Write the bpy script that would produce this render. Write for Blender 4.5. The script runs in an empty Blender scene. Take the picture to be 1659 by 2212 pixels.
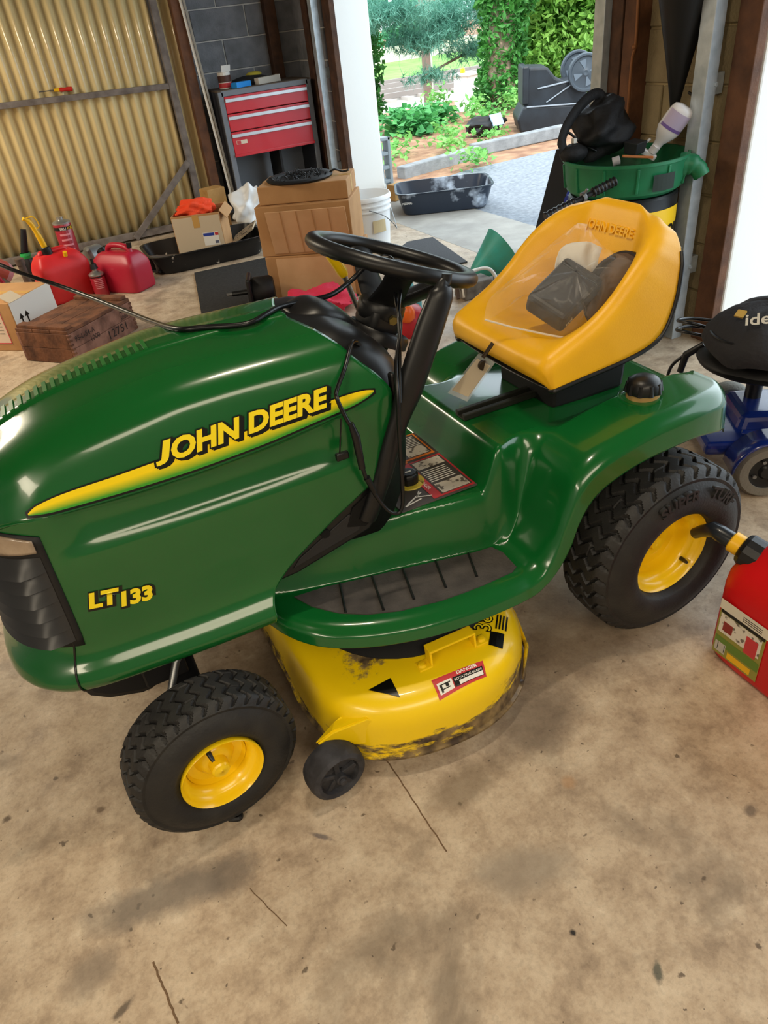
import bpy, bmesh, math, random
import numpy as np
from mathutils import Matrix, Vector

C = bpy.context.scene.collection
S = bpy.context.scene
rnd = random.Random(7)
PI = math.pi

# ------------------------------------------------------------------ camera
cam_d = bpy.data.cameras.new('camera')
cam_d.sensor_fit = 'VERTICAL'; cam_d.sensor_height = 24.0
cam_d.lens = 24.0 * 1546.2 / 2212.0
cam_d.clip_start = 0.02; cam_d.clip_end = 500
cam = bpy.data.objects.new('camera', cam_d); C.objects.link(cam)
YAW, PITCH, ROLL = 0.39131, 0.60844, -0.12502
_d = Vector((math.sin(YAW)*math.cos(PITCH), math.cos(YAW)*math.cos(PITCH), -math.sin(PITCH)))
_r = Vector((math.cos(YAW), -math.sin(YAW), 0)); _u = _r.cross(_d)
_r2 = math.cos(ROLL)*_r + math.sin(ROLL)*_u; _u2 = -math.sin(ROLL)*_r + math.cos(ROLL)*_u
M = Matrix(((_r2.x,_u2.x,-_d.x),(_r2.y,_u2.y,-_d.y),(_r2.z,_u2.z,-_d.z))).to_4x4()
M.translation = Vector((-1.22573, -1.47269, 1.49422))
cam.matrix_world = M
S.camera = cam

# ------------------------------------------------------------------ world, sun, exposure
S.view_settings.view_transform = 'Standard'; S.view_settings.look = 'None'
S.view_settings.gamma = 1.0; S.view_settings.use_curve_mapping = False
S.view_settings.exposure = 0.15
S.cycles.max_bounces = 8; S.cycles.diffuse_bounces = 4; S.cycles.glossy_bounces = 4
S.cycles.transparent_max_bounces = 12; S.cycles.transmission_bounces = 6
S.cycles.sample_clamp_indirect = 6.0
w = bpy.data.worlds.new('sky'); S.world = w; w.use_nodes = True
bg = w.node_tree.nodes['Background']
bg.inputs['Color'].default_value = (0.80, 0.92, 1.0, 1); bg.inputs['Strength'].default_value = 3.2
sun_d = bpy.data.lights.new('sun', 'SUN'); sun_d.energy = 3.2; sun_d.angle = math.radians(6)
sun_d.color = (1.0, 0.95, 0.85)
sun = bpy.data.objects.new('sun', sun_d); C.objects.link(sun)
sun.rotation_euler = Vector((0.25, 0.75, -1.0)).to_track_quat('-Z', 'Y').to_euler()

def area(name, loc, target, sx, sy, power, color):
    l = bpy.data.lights.new(name, 'AREA'); l.shape = 'RECTANGLE'; l.size = sx; l.size_y = sy
    l.energy = power; l.color = color
    o = bpy.data.objects.new(name, l); C.objects.link(o); o.location = loc
    d = Vector(target) - Vector(loc)
    o.rotation_euler = d.to_track_quat('-Z', 'Y').to_euler()
    return o
# a ceiling tube above the tractor; the other lights are added, unseen fill
for lx, ly, sx_, sy_, pw in ((-.62, -.21, .36, .06, 14), (-3.3, 4.0, .8, 2.4, 155), (-1.0, -3.2, 2.4, 1.2, 75), (-3.7, -2.6, .8, 2.0, 80)):
    area('tube_and_fill_light', (lx, ly, 2.62), (lx, ly-.0001, 0), sx_, sy_, pw, (1.0, 0.86, 0.65))

# ------------------------------------------------------------------ materials
def lin(c):
    if isinstance(c, str):
        c = c.lstrip('#'); c = [int(c[i:i+2], 16)/255 for i in (0, 2, 4)]
    return tuple((x/12.92 if x <= 0.04045 else ((x+0.055)/1.055)**2.4) for x in c[:3]) + (1,)
MATS = {}
def mat(name, color, rough=0.5, metal=0.0, spec=0.5, noise=None, bump=None, coat=0.0, trans=0.0, ior=1.45, alpha=1.0, coords='Object'):
    """noise=(colour2, scale, low, high[, detail]) ; bump=(scale, strength)"""
    if name in MATS: return MATS[name]
    m = bpy.data.materials.new(name); m.use_nodes = True; MATS[name] = m
    nt = m.node_tree; b = nt.nodes['Principled BSDF']
    b.inputs['Base Color'].default_value = lin(color)
    b.inputs['Roughness'].default_value = rough; b.inputs['Metallic'].default_value = metal
    b.inputs['Specular IOR Level'].default_value = spec; b.inputs['Coat Weight'].default_value = coat
    b.inputs['Coat Roughness'].default_value = 0.06
    b.inputs['Transmission Weight'].default_value = trans; b.inputs['IOR'].default_value = ior
    b.inputs['Alpha'].default_value = alpha
    tc = nt.nodes.new('ShaderNodeTexCoord')
    if noise:
        n = nt.nodes.new('ShaderNodeTexNoise'); n.inputs['Scale'].default_value = noise[1]
        n.inputs['Detail'].default_value = noise[4] if len(noise) > 4 else 5
        nt.links.new(tc.outputs[coords], n.inputs['Vector'])
        r = nt.nodes.new('ShaderNodeValToRGB')
        r.color_ramp.elements[0].position = noise[2]; r.color_ramp.elements[1].position = noise[3]
        r.color_ramp.elements[0].color = lin(color); r.color_ramp.elements[1].color = lin(noise[0])
        nt.links.new(n.outputs['Fac'], r.inputs['Fac']); nt.links.new(r.outputs['Color'], b.inputs['Base Color'])
    if bump:
        n2 = nt.nodes.new('ShaderNodeTexNoise'); n2.inputs['Scale'].default_value = bump[0]; n2.inputs['Detail'].default_value = 4
        nt.links.new(tc.outputs[coords], n2.inputs['Vector'])
        bp = nt.nodes.new('ShaderNodeBump'); bp.inputs['Strength'].default_value = bump[1]; bp.inputs['Distance'].default_value = 0.01
        nt.links.new(n2.outputs['Fac'], bp.inputs['Height']); nt.links.new(bp.outputs['Normal'], b.inputs['Normal'])
    return m
def nodes_of(m): return m.node_tree, m.node_tree.nodes['Principled BSDF']

# ------------------------------------------------------------------ geometry helpers
class MB:
    """collects shapes for ONE mesh object"""
    def __init__(s): s.v = []; s.f = []; s.uv = None
    def add(s, verts, faces):
        k = len(s.v); s.v += [tuple(float(c) for c in p) for p in verts]; s.f += [[k+i for i in f] for f in faces]; return s
    def box(s, c, size, rot=None, taper=1.0, taper_y=None):
        ty = taper if taper_y is None else taper_y
        hx, hy, hz = size[0]/2, size[1]/2, size[2]/2
        P = [Vector((sx*hx*(taper if sz > 0 else 1), sy*hy*(ty if sz > 0 else 1), sz*hz)) for sz in (-1, 1) for sy in (-1, 1) for sx in (-1, 1)]
        if rot is not None: P = [rot @ p for p in P]
        P = [p + Vector(c) for p in P]
        return s.add(P, [(0,2,3,1),(4,5,7,6),(0,1,5,4),(1,3,7,5),(3,2,6,7),(2,0,4,6)])
    def bar(s, a, b, wd, th, up=(0,0,1)):
        a = Vector(a); b = Vector(b); d = (b-a); L = d.length; d.normalize()
        u = Vector(up); sd = d.cross(u)
        if sd.length < 1e-4: sd = d.cross(Vector((1,0,0)))
        sd.normalize(); u = sd.cross(d)
        R = Matrix((sd, d, u)).transposed()
        return s.box((a+b)/2, (wd, L, th), R)
    def prism(s, poly, h, mtx=None):
        n = len(poly); P = [Vector((p[0], p[1], 0)) for p in poly] + [Vector((p[0], p[1], h)) for p in poly]
        if mtx is not None: P = [mtx @ p for p in P]
        F = [list(range(n))[::-1], list(range(n, 2*n))] + [(i, (i+1) % n, n+(i+1) % n, n+i) for i in range(n)]
        return s.add(P, F)
    def tube(s, pts, r, n=8, cap=True, flat=1.0, up=None):
        pts = [Vector(p) for p in pts]; m = len(pts)
        rs = [float(x) for x in r] if hasattr(r, '__len__') else [float(r)]*m
        V = []; prev = None
        for i, p in enumerate(pts):
            t = (pts[min(i+1, m-1)] - pts[max(i-1, 0)]).normalized()
            if prev is None:
                ref = Vector(up) if up else (Vector((0,0,1)) if abs(t.z) < 0.9 else Vector((1,0,0)))
                a = ref - t*ref.dot(t)
            else: a = prev - t*prev.dot(t)
            a.normalize(); prev = a; b = t.cross(a)
            for k in range(n):
                th = 2*PI*k/n; V.append(p + rs[i]*(math.cos(th)*a + flat*math.sin(th)*b))
        F = [(i*n+k, i*n+(k+1) % n, (i+1)*n+(k+1) % n, (i+1)*n+k) for i in range(m-1) for k in range(n)]
        if cap: F += [list(range(n))[::-1], list(range((m-1)*n, m*n))]
        return s.add(V, F)
    def cyl(s, a, b, r0, r1=None, n=20): return s.tube([a, b], [r0, r0 if r1 is None else r1], n)
    def lathe(s, prof, c=(0,0,0), axis=(0,0,1), n=32, closed=False, cap=False):
        """prof: (radius, distance along axis)"""
        ax = Vector(axis).normalized(); ref = Vector((0,0,1)) if abs(ax.z) < 0.9 else Vector((1,0,0))
        e = ref.cross(ax).normalized(); g = ax.cross(e); c = Vector(c); V = []
        for (r, h) in prof:
            for k in range(n):
                th = 2*PI*k/n; V.append(c + ax*h + r*(math.cos(th)*e + math.sin(th)*g))
        m = len(prof); F = []
        for i in range(m if closed else m-1):
            j = (i+1) % m
            for k in range(n): F.append((i*n+k, i*n+(k+1) % n, j*n+(k+1) % n, j*n+k))
        if cap: F += [list(range(n))[::-1], list(range((m-1)*n, m*n))]
        return s.add(V, F)
    def grid(s, P, close_u=False, close_v=False):
        """P[i][j] points"""
        P = np.asarray(P, float); nu, nv = P.shape[:2]
        F = []
        for i in range(nu if close_u else nu-1):
            for j in range(nv if close_v else nv-1):
                i2 = (i+1) % nu; j2 = (j+1) % nv
                F.append((i*nv+j, i2*nv+j, i2*nv+j2, i*nv+j2))
        return s.add(P.reshape(-1, 3), F)
    def sphere(s, c, r, n=16, m=10, sc=(1,1,1)):
        P = []
        for i in range(m+1):
            a = PI*i/m
            P.append([(c[0]+r*sc[0]*math.sin(a)*math.cos(2*PI*k/n), c[1]+r*sc[1]*math.sin(a)*math.sin(2*PI*k/n), c[2]+r*sc[2]*math.cos(a)) for k in range(n)])
        return s.grid(P, close_v=True)
    def mesh(s, name, smooth=None, weld=False):
        me = bpy.data.meshes.new(name); me.from_pydata(s.v, [], s.f); me.validate()
        bm = bmesh.new(); bm.from_mesh(me)
        if weld: bmesh.ops.remove_doubles(bm, verts=bm.verts, dist=1e-5)
        bmesh.ops.recalc_face_normals(bm, faces=bm.faces); bm.to_mesh(me); bm.free()
        if smooth is not None:
            for p in me.polygons: p.use_smooth = True
            me.set_sharp_from_angle(angle=math.radians(smooth))
        return me
def obj(name, mb, m, parent=None, smooth=None, bevel=None, seg=2, solid=None, subd=0, weld=False, label=None, kind=None):
    me = mb.mesh(name, smooth, weld) if isinstance(mb, MB) else mb
    o = bpy.data.objects.new(name, me); C.objects.link(o)
    if m is not None:
        me.materials.clear()
        for mm in (m if isinstance(m, (list, tuple)) else [m]): me.materials.append(mm)
    if parent is not None: o.parent = parent
    if solid:
        md = o.modifiers.new('thickness', 'SOLIDIFY'); md.thickness = abs(solid); md.offset = -1 if solid > 0 else 1
    if bevel:
        md = o.modifiers.new('bevel', 'BEVEL'); md.width = bevel; md.segments = seg; md.limit_method = 'ANGLE'; md.angle_limit = math.radians(35)
    if subd:
        md = o.modifiers.new('subdivision', 'SUBSURF'); md.levels = subd; md.render_levels = subd
    if label: o['label'] = label
    if kind: o['kind'] = kind
    return o
def tag(o, label, cat, group=None):
    o['label'] = label; o['category'] = cat
    if group: o['group'] = group
    return o
def thing(name, label, cat, loc=(0,0,0), rotz=0, group=None, rot=None):
    o = bpy.data.objects.new(name, None); o.empty_display_size = 0.05; C.objects.link(o)
    o.location = loc; o.rotation_euler = rot if rot else (0, 0, rotz)
    return tag(o, label, cat, group)
def dup(root, loc=None, rotz=None, label=None, parent=None):
    r = root.copy(); C.objects.link(r)
    if parent is not None: r.parent = parent
    if loc is not None: r.location = loc
    if rotz is not None: r.rotation_euler = (0, 0, rotz)
    if label: r['label'] = label
    for ch in list(root.children):
        c = ch.copy(); C.objects.link(c); c.parent = r
        for g in list(ch.children):
            d = g.copy(); C.objects.link(d); d.parent = c
    return r
def struct(name, mb, m, **k):
    o = obj(name, mb, m, **k); o['kind'] = 'structure'; return o
def text(name, body, m, fn, size=1.0, parent=None, bold=0.0, shear=0.0, align='LEFT', extr=0.0, sub=0, spacing=1.0):
    """lettering: fn(u, w) gives the point in space of the flat letter coordinates"""
    cu = bpy.data.curves.new(name, 'FONT'); cu.body = body; cu.size = size; cu.offset = bold; cu.shear = shear
    cu.align_x = align; cu.space_character = spacing; cu.resolution_u = 3; cu.extrude = extr
    o = bpy.data.objects.new(name+'_tmp', cu)
    me = bpy.data.meshes.new_from_object(o)
    bpy.data.objects.remove(o); bpy.data.curves.remove(cu)
    bm = bmesh.new(); bm.from_mesh(me)
    for _ in range(sub):
        bmesh.ops.subdivide_edges(bm, edges=[e for e in bm.edges if e.calc_length() > size*0.18], cuts=1)
        bmesh.ops.triangulate(bm, faces=bm.faces)
    for v in bm.verts:
        z = v.co.z; p = fn(v.co.x, v.co.y) if z == 0 else fn(v.co.x, v.co.y, z)
        v.co = Vector(p)
    bm.to_mesh(me); bm.free()
    me.name = name
    return obj(name, me, m, parent)
def frame_fn(o, u, w, off=0.001):
    """flat lettering on the plane through o spanned by u and w"""
    o = Vector(o); u = Vector(u).normalized(); w = Vector(w); w = (w - u*w.dot(u)).normalized(); n = u.cross(w)
    return lambda a, b, z=0.0: o + u*a + w*b + n*(off+z)
def sm(x, a, b):
    t = np.clip((np.asarray(x, float)-a)/(b-a), 0, 1); return t*t*(3-2*t)
def spline(xs, ys, x):
    """smooth curve through the points (pchip)"""
    xs = np.asarray(xs, float); ys = np.asarray(ys, float); x = np.asarray(x, float)
    h = np.diff(xs); dl = np.diff(ys)/h; m = np.zeros_like(ys); m[0] = dl[0]; m[-1] = dl[-1]
    for i in range(1, len(xs)-1):
        if dl[i-1]*dl[i] > 0:
            w1 = 2*h[i]+h[i-1]; w2 = h[i]+2*h[i-1]; m[i] = (w1+w2)/(w1/dl[i-1]+w2/dl[i])
    k = np.clip(np.searchsorted(xs, x)-1, 0, len(xs)-2); t = np.clip((x-xs[k])/h[k], 0, 1)
    return ((2*t**3-3*t**2+1)*ys[k] + (t**3-2*t**2+t)*h[k]*m[k] + (-2*t**3+3*t**2)*ys[k+1] + (t**3-t**2)*h[k]*m[k+1])
def cr(pts, n=8):
    """Catmull-Rom through 3D points"""
    P = [Vector(p) for p in pts]; out = []
    for i in range(len(P)-1):
        p0 = P[max(i-1, 0)]; p1 = P[i]; p2 = P[i+1]; p3 = P[min(i+2, len(P)-1)]
        for k in range(n):
            t = k/n
            out.append(0.5*((2*p1) + (p2-p0)*t + (2*p0-5*p1+4*p2-p3)*t*t + (3*p1-p0-3*p2+p3)*t**3))
    return out + [P[-1]]

# ------------------------------------------------------------------ room shell
def floor_material():
    m = mat('stained_concrete', '#b39a78', rough=0.55)
    nt, b = nodes_of(m); L = nt.links.new; N = nt.nodes.new
    tc = N('ShaderNodeTexCoord')
    def noise(scale, detail, rough=0.6, dist=0.0):
        n = N('ShaderNodeTexNoise'); n.inputs['Scale'].default_value = scale; n.inputs['Detail'].default_value = detail
        n.inputs['Roughness'].default_value = rough; n.inputs['Distortion'].default_value = dist
        L(tc.outputs['Object'], n.inputs['Vector']); return n
    def ramp(src, stops):
        r = N('ShaderNodeValToRGB'); e = r.color_ramp.elements
        while len(e) < len(stops): e.new(0.5)
        for i, (p, c) in enumerate(stops): e[i].position = p; e[i].color = lin(c) if isinstance(c, str) else (c, c, c, 1)
        L(src, r.inputs['Fac']); return r
    def mix(f, a, b_, mode='MIX'):
        x = N('ShaderNodeMix'); x.data_type = 'RGBA'; x.blend_type = mode
        if isinstance(f, float): x.inputs[0].default_value = f
        else: L(f, x.inputs[0])
        for s_, v in ((6, a), (7, b_)):
            if isinstance(v, str): x.inputs[s_].default_value = lin(v)
            else: L(v, x.inputs[s_])
        return x.outputs[2]
    base = ramp(noise(10, 10, 0.72).outputs['Fac'], [(0.30, '#8a7763'), (0.47, '#b09c84'), (0.60, '#c2b098'), (0.75, '#d2c3ac')])
    fine = ramp(noise(85, 6, 0.7).outputs['Fac'], [(0.36, 0.70), (0.52, 1.0)])
    c1 = mix(0.55, base.outputs['Color'], fine.outputs['Color'], 'MULTIPLY')
    st = ramp(noise(2.6, 6, 0.62, 0.4).outputs['Fac'], [(0.56, 0.0), (0.68, 0.75)])
    c2 = mix(st.outputs['Color'], c1, '#776958')
    sp = ramp(noise(30, 3, 0.5, 0.2).outputs['Fac'], [(0.69, 0.0), (0.73, 0.85)])
    c3 = mix(sp.outputs['Color'], c2, '#57493a')
    sp2 = ramp(noise(75, 2, 0.5).outputs['Fac'], [(0.73, 0.0), (0.76, 0.8)])
    c4 = mix(sp2.outputs['Color'], c3, '#463a2f')
    li = ramp(noise(20, 7, 0.65).outputs['Fac'], [(0.66, 0.0), (0.76, 0.5)])
    c5 = mix(li.outputs['Color'], c4, '#d9cbb2')
    # oil stains where the photo shows them: in front of the front tyre and near the bottom; broad darker areas under the tractor
    def blot(x, y, rx, ry, ang, col, prev, k=0.8):
        mp = N('ShaderNodeMapping'); mp.vector_type = 'TEXTURE'
        mp.inputs['Location'].default_value = (x, y, 0); mp.inputs['Rotation'].default_value = (0, 0, ang); mp.inputs['Scale'].default_value = (rx, ry, 1)
        L(tc.outputs['Object'], mp.inputs['Vector'])
        nn = noise(0.9/max(min(rx, ry), .012), 5, 0.7); ad = N('ShaderNodeVectorMath'); ad.operation = 'MULTIPLY_ADD'
        L(nn.outputs['Color'], ad.inputs[0]); ad.inputs[1].default_value = (1.1, 1.1, 0)
        sb_ = N('ShaderNodeVectorMath'); sb_.operation = 'SUBTRACT'; L(mp.outputs[0], sb_.inputs[0]); sb_.inputs[1].default_value = (0.55, 0.55, 0); L(sb_.outputs[0], ad.inputs[2])
        fl = N('ShaderNodeVectorMath'); fl.operation = 'MULTIPLY'; L(ad.outputs[0], fl.inputs[0]); fl.inputs[1].default_value = (1, 1, 0)
        ln = N('ShaderNodeVectorMath'); ln.operation = 'LENGTH'; L(fl.outputs[0], ln.inputs[0])
        r = ramp(ln.outputs['Value'], [(0.45, k), (1.0, 0.0)])
        return mix(r.outputs['Color'], prev, col)
    c = c5
    for args in BLOTS: c = blot(*args[:6], c, args[6])
    L(c, b.inputs['Base Color'])
    rr = ramp(noise(6, 5).outputs['Fac'], [(0.3, 0.42), (0.7, 0.68)]); L(rr.outputs['Color'], b.inputs['Roughness'])
    bp = N('ShaderNodeBump'); bp.inputs['Strength'].default_value = 0.25; bp.inputs['Distance'].default_value = 0.004
    L(noise(60, 5).outputs['Fac'], bp.inputs['Height']); L(bp.outputs['Normal'], b.inputs['Normal'])
    return m
BLOTS = [(-1.43,-.495,.22,.060,-.14,'#6a6157',.75), (-1.60,-.575,.07,.05,.3,'#766a5d',.55), (-1.30,-.52,.08,.06,.2,'#675d54',.6), (-1.555,-.672,.030,.010,.5,'#564b40',.85), (-.736,-.972,.008,.008,0,'#1d1713',1), (-.646,-1.101,.024,.011,.9,'#4f5045',.9),
         (-.75,-.824,.13,.07,-.3,'#85796a',.65), (-.752,-.594,.12,.06,.1,'#6f5f4b',.6), (-.507,-.527,.17,.11,.2,'#5b4f44',.65), (-1.09,-.54,.032,.008,-.8,'#47424a',.7), (-1.74,-.115,.013,.011,0,'#4f3d2a',.85), (-.248,-.956,.020,.016,.4,'#5e544a',.75), (-.536,-.708,.022,.020,0,'#b08458',.45),
         (-.95,-.10,.55,.30,.1,'#66574a',.55), (-.15,-.30,.40,.26,.2,'#5c5046',.55), (-1.53,-.208,.014,.012,0,'#5a452f',.8)]  # starts with the broad darker areas under the tractor
X_DOOR, Y_BACK = 1.60, 6.05
FL = struct('floor', MB().box((-1.53, 1.0, -0.06), (6.26, 12.0, 0.12)), floor_material())
m_slab = mat('threshold_concrete', '#938f88', rough=0.7, noise=('#aaa69e', 5, 0.35, 0.7, 8), bump=(40, 0.15))
m_block = mat('grey_block', '#74767a', rough=0.9, noise=('#92949a', 9, 0.3, 0.75, 6), bump=(90, 0.5))
m_block_warm_lit = mat('warm_lit_block', '#8a7a5c', rough=0.9, noise=('#a3926e', 7, 0.3, 0.75, 6), bump=(90, 0.5))  # warm lamplight on the pillar is put into this block colour
m_mortar = mat('mortar', '#d5d2cb', rough=0.95, bump=(80, 0.4))
m_mortar_warm_lit = mat('warm_lit_mortar', '#b09c74', rough=0.95, bump=(80, 0.4))  # pillar mortar, tinted by the same painted-in lamplight
m_paint = mat('white_paint', '#efeee9', rough=0.6, bump=(25, 0.08))
m_wood_dark = mat('dark_timber', '#3b261a', rough=0.75, noise=('#5a3c28', 14, 0.3, 0.75, 6), bump=(60, 0.3))
m_wood_brown = mat('brown_timber', '#6b452c', rough=0.7, noise=('#4a2e1d', 10, 0.35, 0.7, 6), bump=(60, 0.3))
m_galv = mat('galvanised_steel', '#c8d1d7', rough=0.35, metal=0.45, noise=('#aab5bc', 20, 0.3, 0.7))
m_ceiling = mat('ceiling_board', '#6a5f54', rough=0.9)
def blocks(name, origin, u, n_out, length, z0, z1, joint_shift, m_b, m_m, bl=0.455, bh=0.222, th=0.20):
    """a block wall: a mortar core and each block its own object, standing proud of the joints"""
    o = Vector(origin); u = Vector(u); nn = Vector(n_out); g = 0.010
    R = Matrix((u, nn, Vector((0,0,1)))).transposed()
    core = MB().box(o + u*length/2 - nn*th/2 + Vector((0,0,(z0+z1)/2)), (length, th, z1-z0), R)
    wall = struct(name, core, m_m)
    k = 0; z = z0
    while z < z1-0.02:
        a = -joint_shift + (bl/2 if k % 2 else 0) - bl
        while a < length:
            a0, a1 = max(a+g/2, 0), min(a+bl-g/2, length)
            if a1-a0 > 0.03:
                h = min(bh-g, z1-z)
                ctr = o + u*(a0+a1)/2 + nn*0.003 + Vector((0,0,z+g/2+h/2))
                obj('concrete_block', MB().box(ctr, (a1-a0, 0.016, h), R), m_b, wall, bevel=0.004, seg=1)
            a += bl
        z += bh; k += 1
    return wall
blocks('wall_back', (0.30, Y_BACK, 0), (1,0,0), (0,-1,0), 1.30, 0.0, 2.86, 0.16, m_block, m_mortar, bl=0.50, bh=0.237)
struct('wall_back_far', MB().box((-2.2, Y_BACK+0.10, 1.43), (5.0, 0.2, 2.86)), m_block)
blocks('wall_pillar', (X_DOOR, 1.66, 0), (0,-1,0), (-1,0,0), 0.68, 0.0, 2.5, 0.17, m_block_warm_lit, m_mortar_warm_lit, bl=0.45, bh=0.217, th=0.22)
blocks('wall_corner', (X_DOOR, Y_BACK, 0), (0,-1,0), (-1,0,0), 0.80, 0.0, 2.5, 0.10, m_block, m_mortar, bl=0.45, bh=0.237, th=0.22)
struct('wall_lintel', MB().box((X_DOOR+0.11, 1.0, 2.68), (0.22, 12.0, 0.36)), m_block)
struct('wall_near', MB().box((X_DOOR+0.11, -3.4, 1.25), (0.22, 3.2, 2.5)), m_block)
struct('wall_left', MB().box((-4.75, 1.0, 1.43), (0.2, 12.0, 2.86)), m_block)
struct('wall_front', MB().box((-1.5, -5.05, 1.43), (6.4, 0.2, 2.86)), m_block)
struct('ceiling', MB().box((-1.5, 1.0, 2.92), (6.6, 12.4, 0.12)), m_ceiling)
struct('trim_1', MB().box((X_DOOR+0.19, 5.26, 1.25), (0.33, 0.14, 2.5)), m_paint, bevel=0.01)
struct('trim_2', MB().box((X_DOOR+0.20, 0.93, 1.25), (0.36, 0.10, 2.5)), m_paint, bevel=0.01)
struct('trim_3', MB().box((X_DOOR+0.20, 1.69, 1.25), (0.36, 0.06, 2.5)), m_paint, bevel=0.01)
# brown door jambs, galvanised door tracks
struct('trim_4', MB().box((X_DOOR-0.02, 5.17, 1.25), (0.05, 0.15, 2.5)), m_wood_dark, bevel=0.004)
struct('trim_5', MB().box((X_DOOR-0.02, 0.93, 1.25), (0.05, 0.11, 2.5)), m_wood_brown, bevel=0.004)
struct('trim_6', MB().box((X_DOOR+0.0, 1.685, 1.25), (0.05, 0.05, 2.5)), m_wood_dark, bevel=0.004)
def door_track(name, y, label, x=X_DOOR-0.10):
    t = thing(name, label, 'door track', (x, y, 0))
    prof = [(-0.028,-0.03),(-0.028,0.03),(0.02,0.03),(0.02,0.018),(0.028,0.018),(0.028,0.036),(-0.034,0.036),(-0.034,-0.036),(0.028,-0.036),(0.028,-0.018),(0.02,-0.018),(0.02,-0.03)]
    obj('rail', MB().prism(prof, 2.35), m_galv, t, bevel=0.002, seg=1)
    for z in (0.35, 1.1, 1.8):
        b = obj('bracket', MB().box((0.055, 0, z), (0.05, 0.05, 0.08)), m_galv, t, bevel=0.003, seg=1)
        obj('bolt', MB().cyl((0.02, -0.034, z), (0.02, -0.044, z), 0.009, n=6), m_galv, b)
    return t
door_track('door_track', 5.30, 'galvanised steel door track upright beside the white jamb behind the tool cabinet')
door_track('door_track', 1.055, 'galvanised steel door track upright in front of the brown jamb at right')
door_track('door_track', 1.70, 'dark weathered door track upright at the right edge of the open doorway')
struct('trim_7', MB().box((X_DOOR-0.045, 5.55, 1.25), (0.09, 0.12, 2.5)), m_wood_dark, bevel=0.005)
struct('trim_8', MB().box((X_DOOR-0.25, Y_BACK-0.06, 1.43), (0.10, 0.10, 2.8)), m_wood_dark, bevel=0.005)
struct('threshold_slab', MB().box((1.96, 1.0, -0.062), (0.72, 12.0, 0.12)), m_slab, bevel=0.01)
# housings added out of view over the tube and the fill lights
for lx, ly, sx_, sy_ in ((-.62, -.21, .36, .06), (-3.3, 4.0, .8, 2.4), (-1.0, -3.2, 2.4, 1.2), (-3.7, -2.6, .8, 2.0)):
    struct('added_light_housing', MB().box((lx, ly, 2.665), (sx_+.08, sy_+.08, .05)).bar((lx-sx_*.3, ly, 2.69), (lx-sx_*.3, ly, 2.87), .02, .02).bar((lx+sx_*.3, ly, 2.69), (lx+sx_*.3, ly, 2.87), .02, .02), m_paint)
# fine cracks and saw cuts in the floor
m_crack = mat('floor_crack', '#6a533c', rough=.9)
CRACKS = ((((-.876,-.40),(-.870,-.539),(-.865,-.71)), .0018), (((-1.486,-.617),(-1.477,-.67),(-1.465,-.748)), .0024), (((-1.269,-.573),(-1.225,-.684)), .0012))
for pts, wd in CRACKS:
    r_ = random.Random(int(abs(pts[0][0])*1000)); q = []
    for (x0, y0), (x1, y1) in zip(pts[:-1], pts[1:]):
        for k in range(8): f = k/8; q.append((x0+(x1-x0)*f+r_.uniform(-1,1)*.0012, y0+(y1-y0)*f+r_.uniform(-1,1)*.0012, .0002))
    q.append((pts[-1][0], pts[-1][1], .0002))
    obj('crack', MB().tube(q, wd, 5, flat=.25, up=(1, 0, 0)), m_crack, FL)

# ------------------------------------------------------------------ lawn tractor
m_green = mat('green_paint', '#0b5421', rough=0.22, coat=0.5, spec=0.5, noise=('#0e5a26', 3, 0.3, 0.7))
m_yellow = mat('yellow_paint', '#f4cb10', rough=0.30, coat=0.3)
m_black = mat('black_plastic', '#141517', rough=0.38)
m_black_matt = mat('black_matt', '#101012', rough=0.6)
m_rubber = mat('tyre_rubber', '#1d1d1e', rough=0.58, noise=('#2b2a28', 18, 0.4, 0.75), bump=(120, 0.15))
m_decal_black = mat('decal_black', '#0d0f0c', rough=0.3)
m_decal_yellow = mat('decal_yellow', '#f6dc1e', rough=0.3)
m_white = mat('white_print', '#e8e6df', rough=0.5)
m_steel = mat('dull_steel', '#8b8d8e', rough=0.4, metal=0.9)

TR = thing('lawn_tractor', 'green and yellow riding lawn tractor with black steering wheel and yellow seat', 'lawn tractor', (-0.55, 0, 0))
TR_INV = Matrix.Translation((0.55, 0, 0))
def part(name, mb, m, parent=None, **k):
    p = parent or TR
    o = obj(name, mb, m, p, **k)
    o.matrix_parent_inverse = TR_INV if p is TR else Matrix.Identity(4)
    return o
# --- hood: levels from the centre line over the shoulder down to the flared bottom lip
HT = np.array([0,1,2,3,4,5,6,7,8,9,10,11,12,13,14,15,16,17,18], float)
HY = np.array([0,.030,.037,.115,.178,.210,.229,.241,.2435,.2435,.2435,.250,.256,.260,.268,.288,.297,.291,.276])
HZ = np.array([.972,.972,.967,.961,.942,.910,.873,.836,.826,.794,.748,.690,.600,.530,.490,.462,.442,.424,.414])
HF = np.array([-1.50,-1.50,-1.50,-1.50,-1.50,-1.50,-1.502,-1.505,-1.505,-1.506,-1.508,-1.51,-1.515,-1.522,-1.547,-1.567,-1.570,-1.560,-1.54])   # front x
HR = np.array([-.802,-.799,-.798,-.776,-.750,-.724,-.690,-.669,-.668,-.669,-.673,-.700,-.850,-.960,-1.004,-1.018,-1.02,-1.02,-1.02])            # rear x
LX = [-1.6,-1.393,-1.35,-1.243,-1.113,-.972,-.822,-.759,-.717,-.66]; LZ = [.80,.815,.811,.810,.811,.817,.832,.839,.848,.860]
def hood_scoop(x):
    return sm(x, -1.385, -1.30)*sm(-x, .735, .86)
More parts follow.
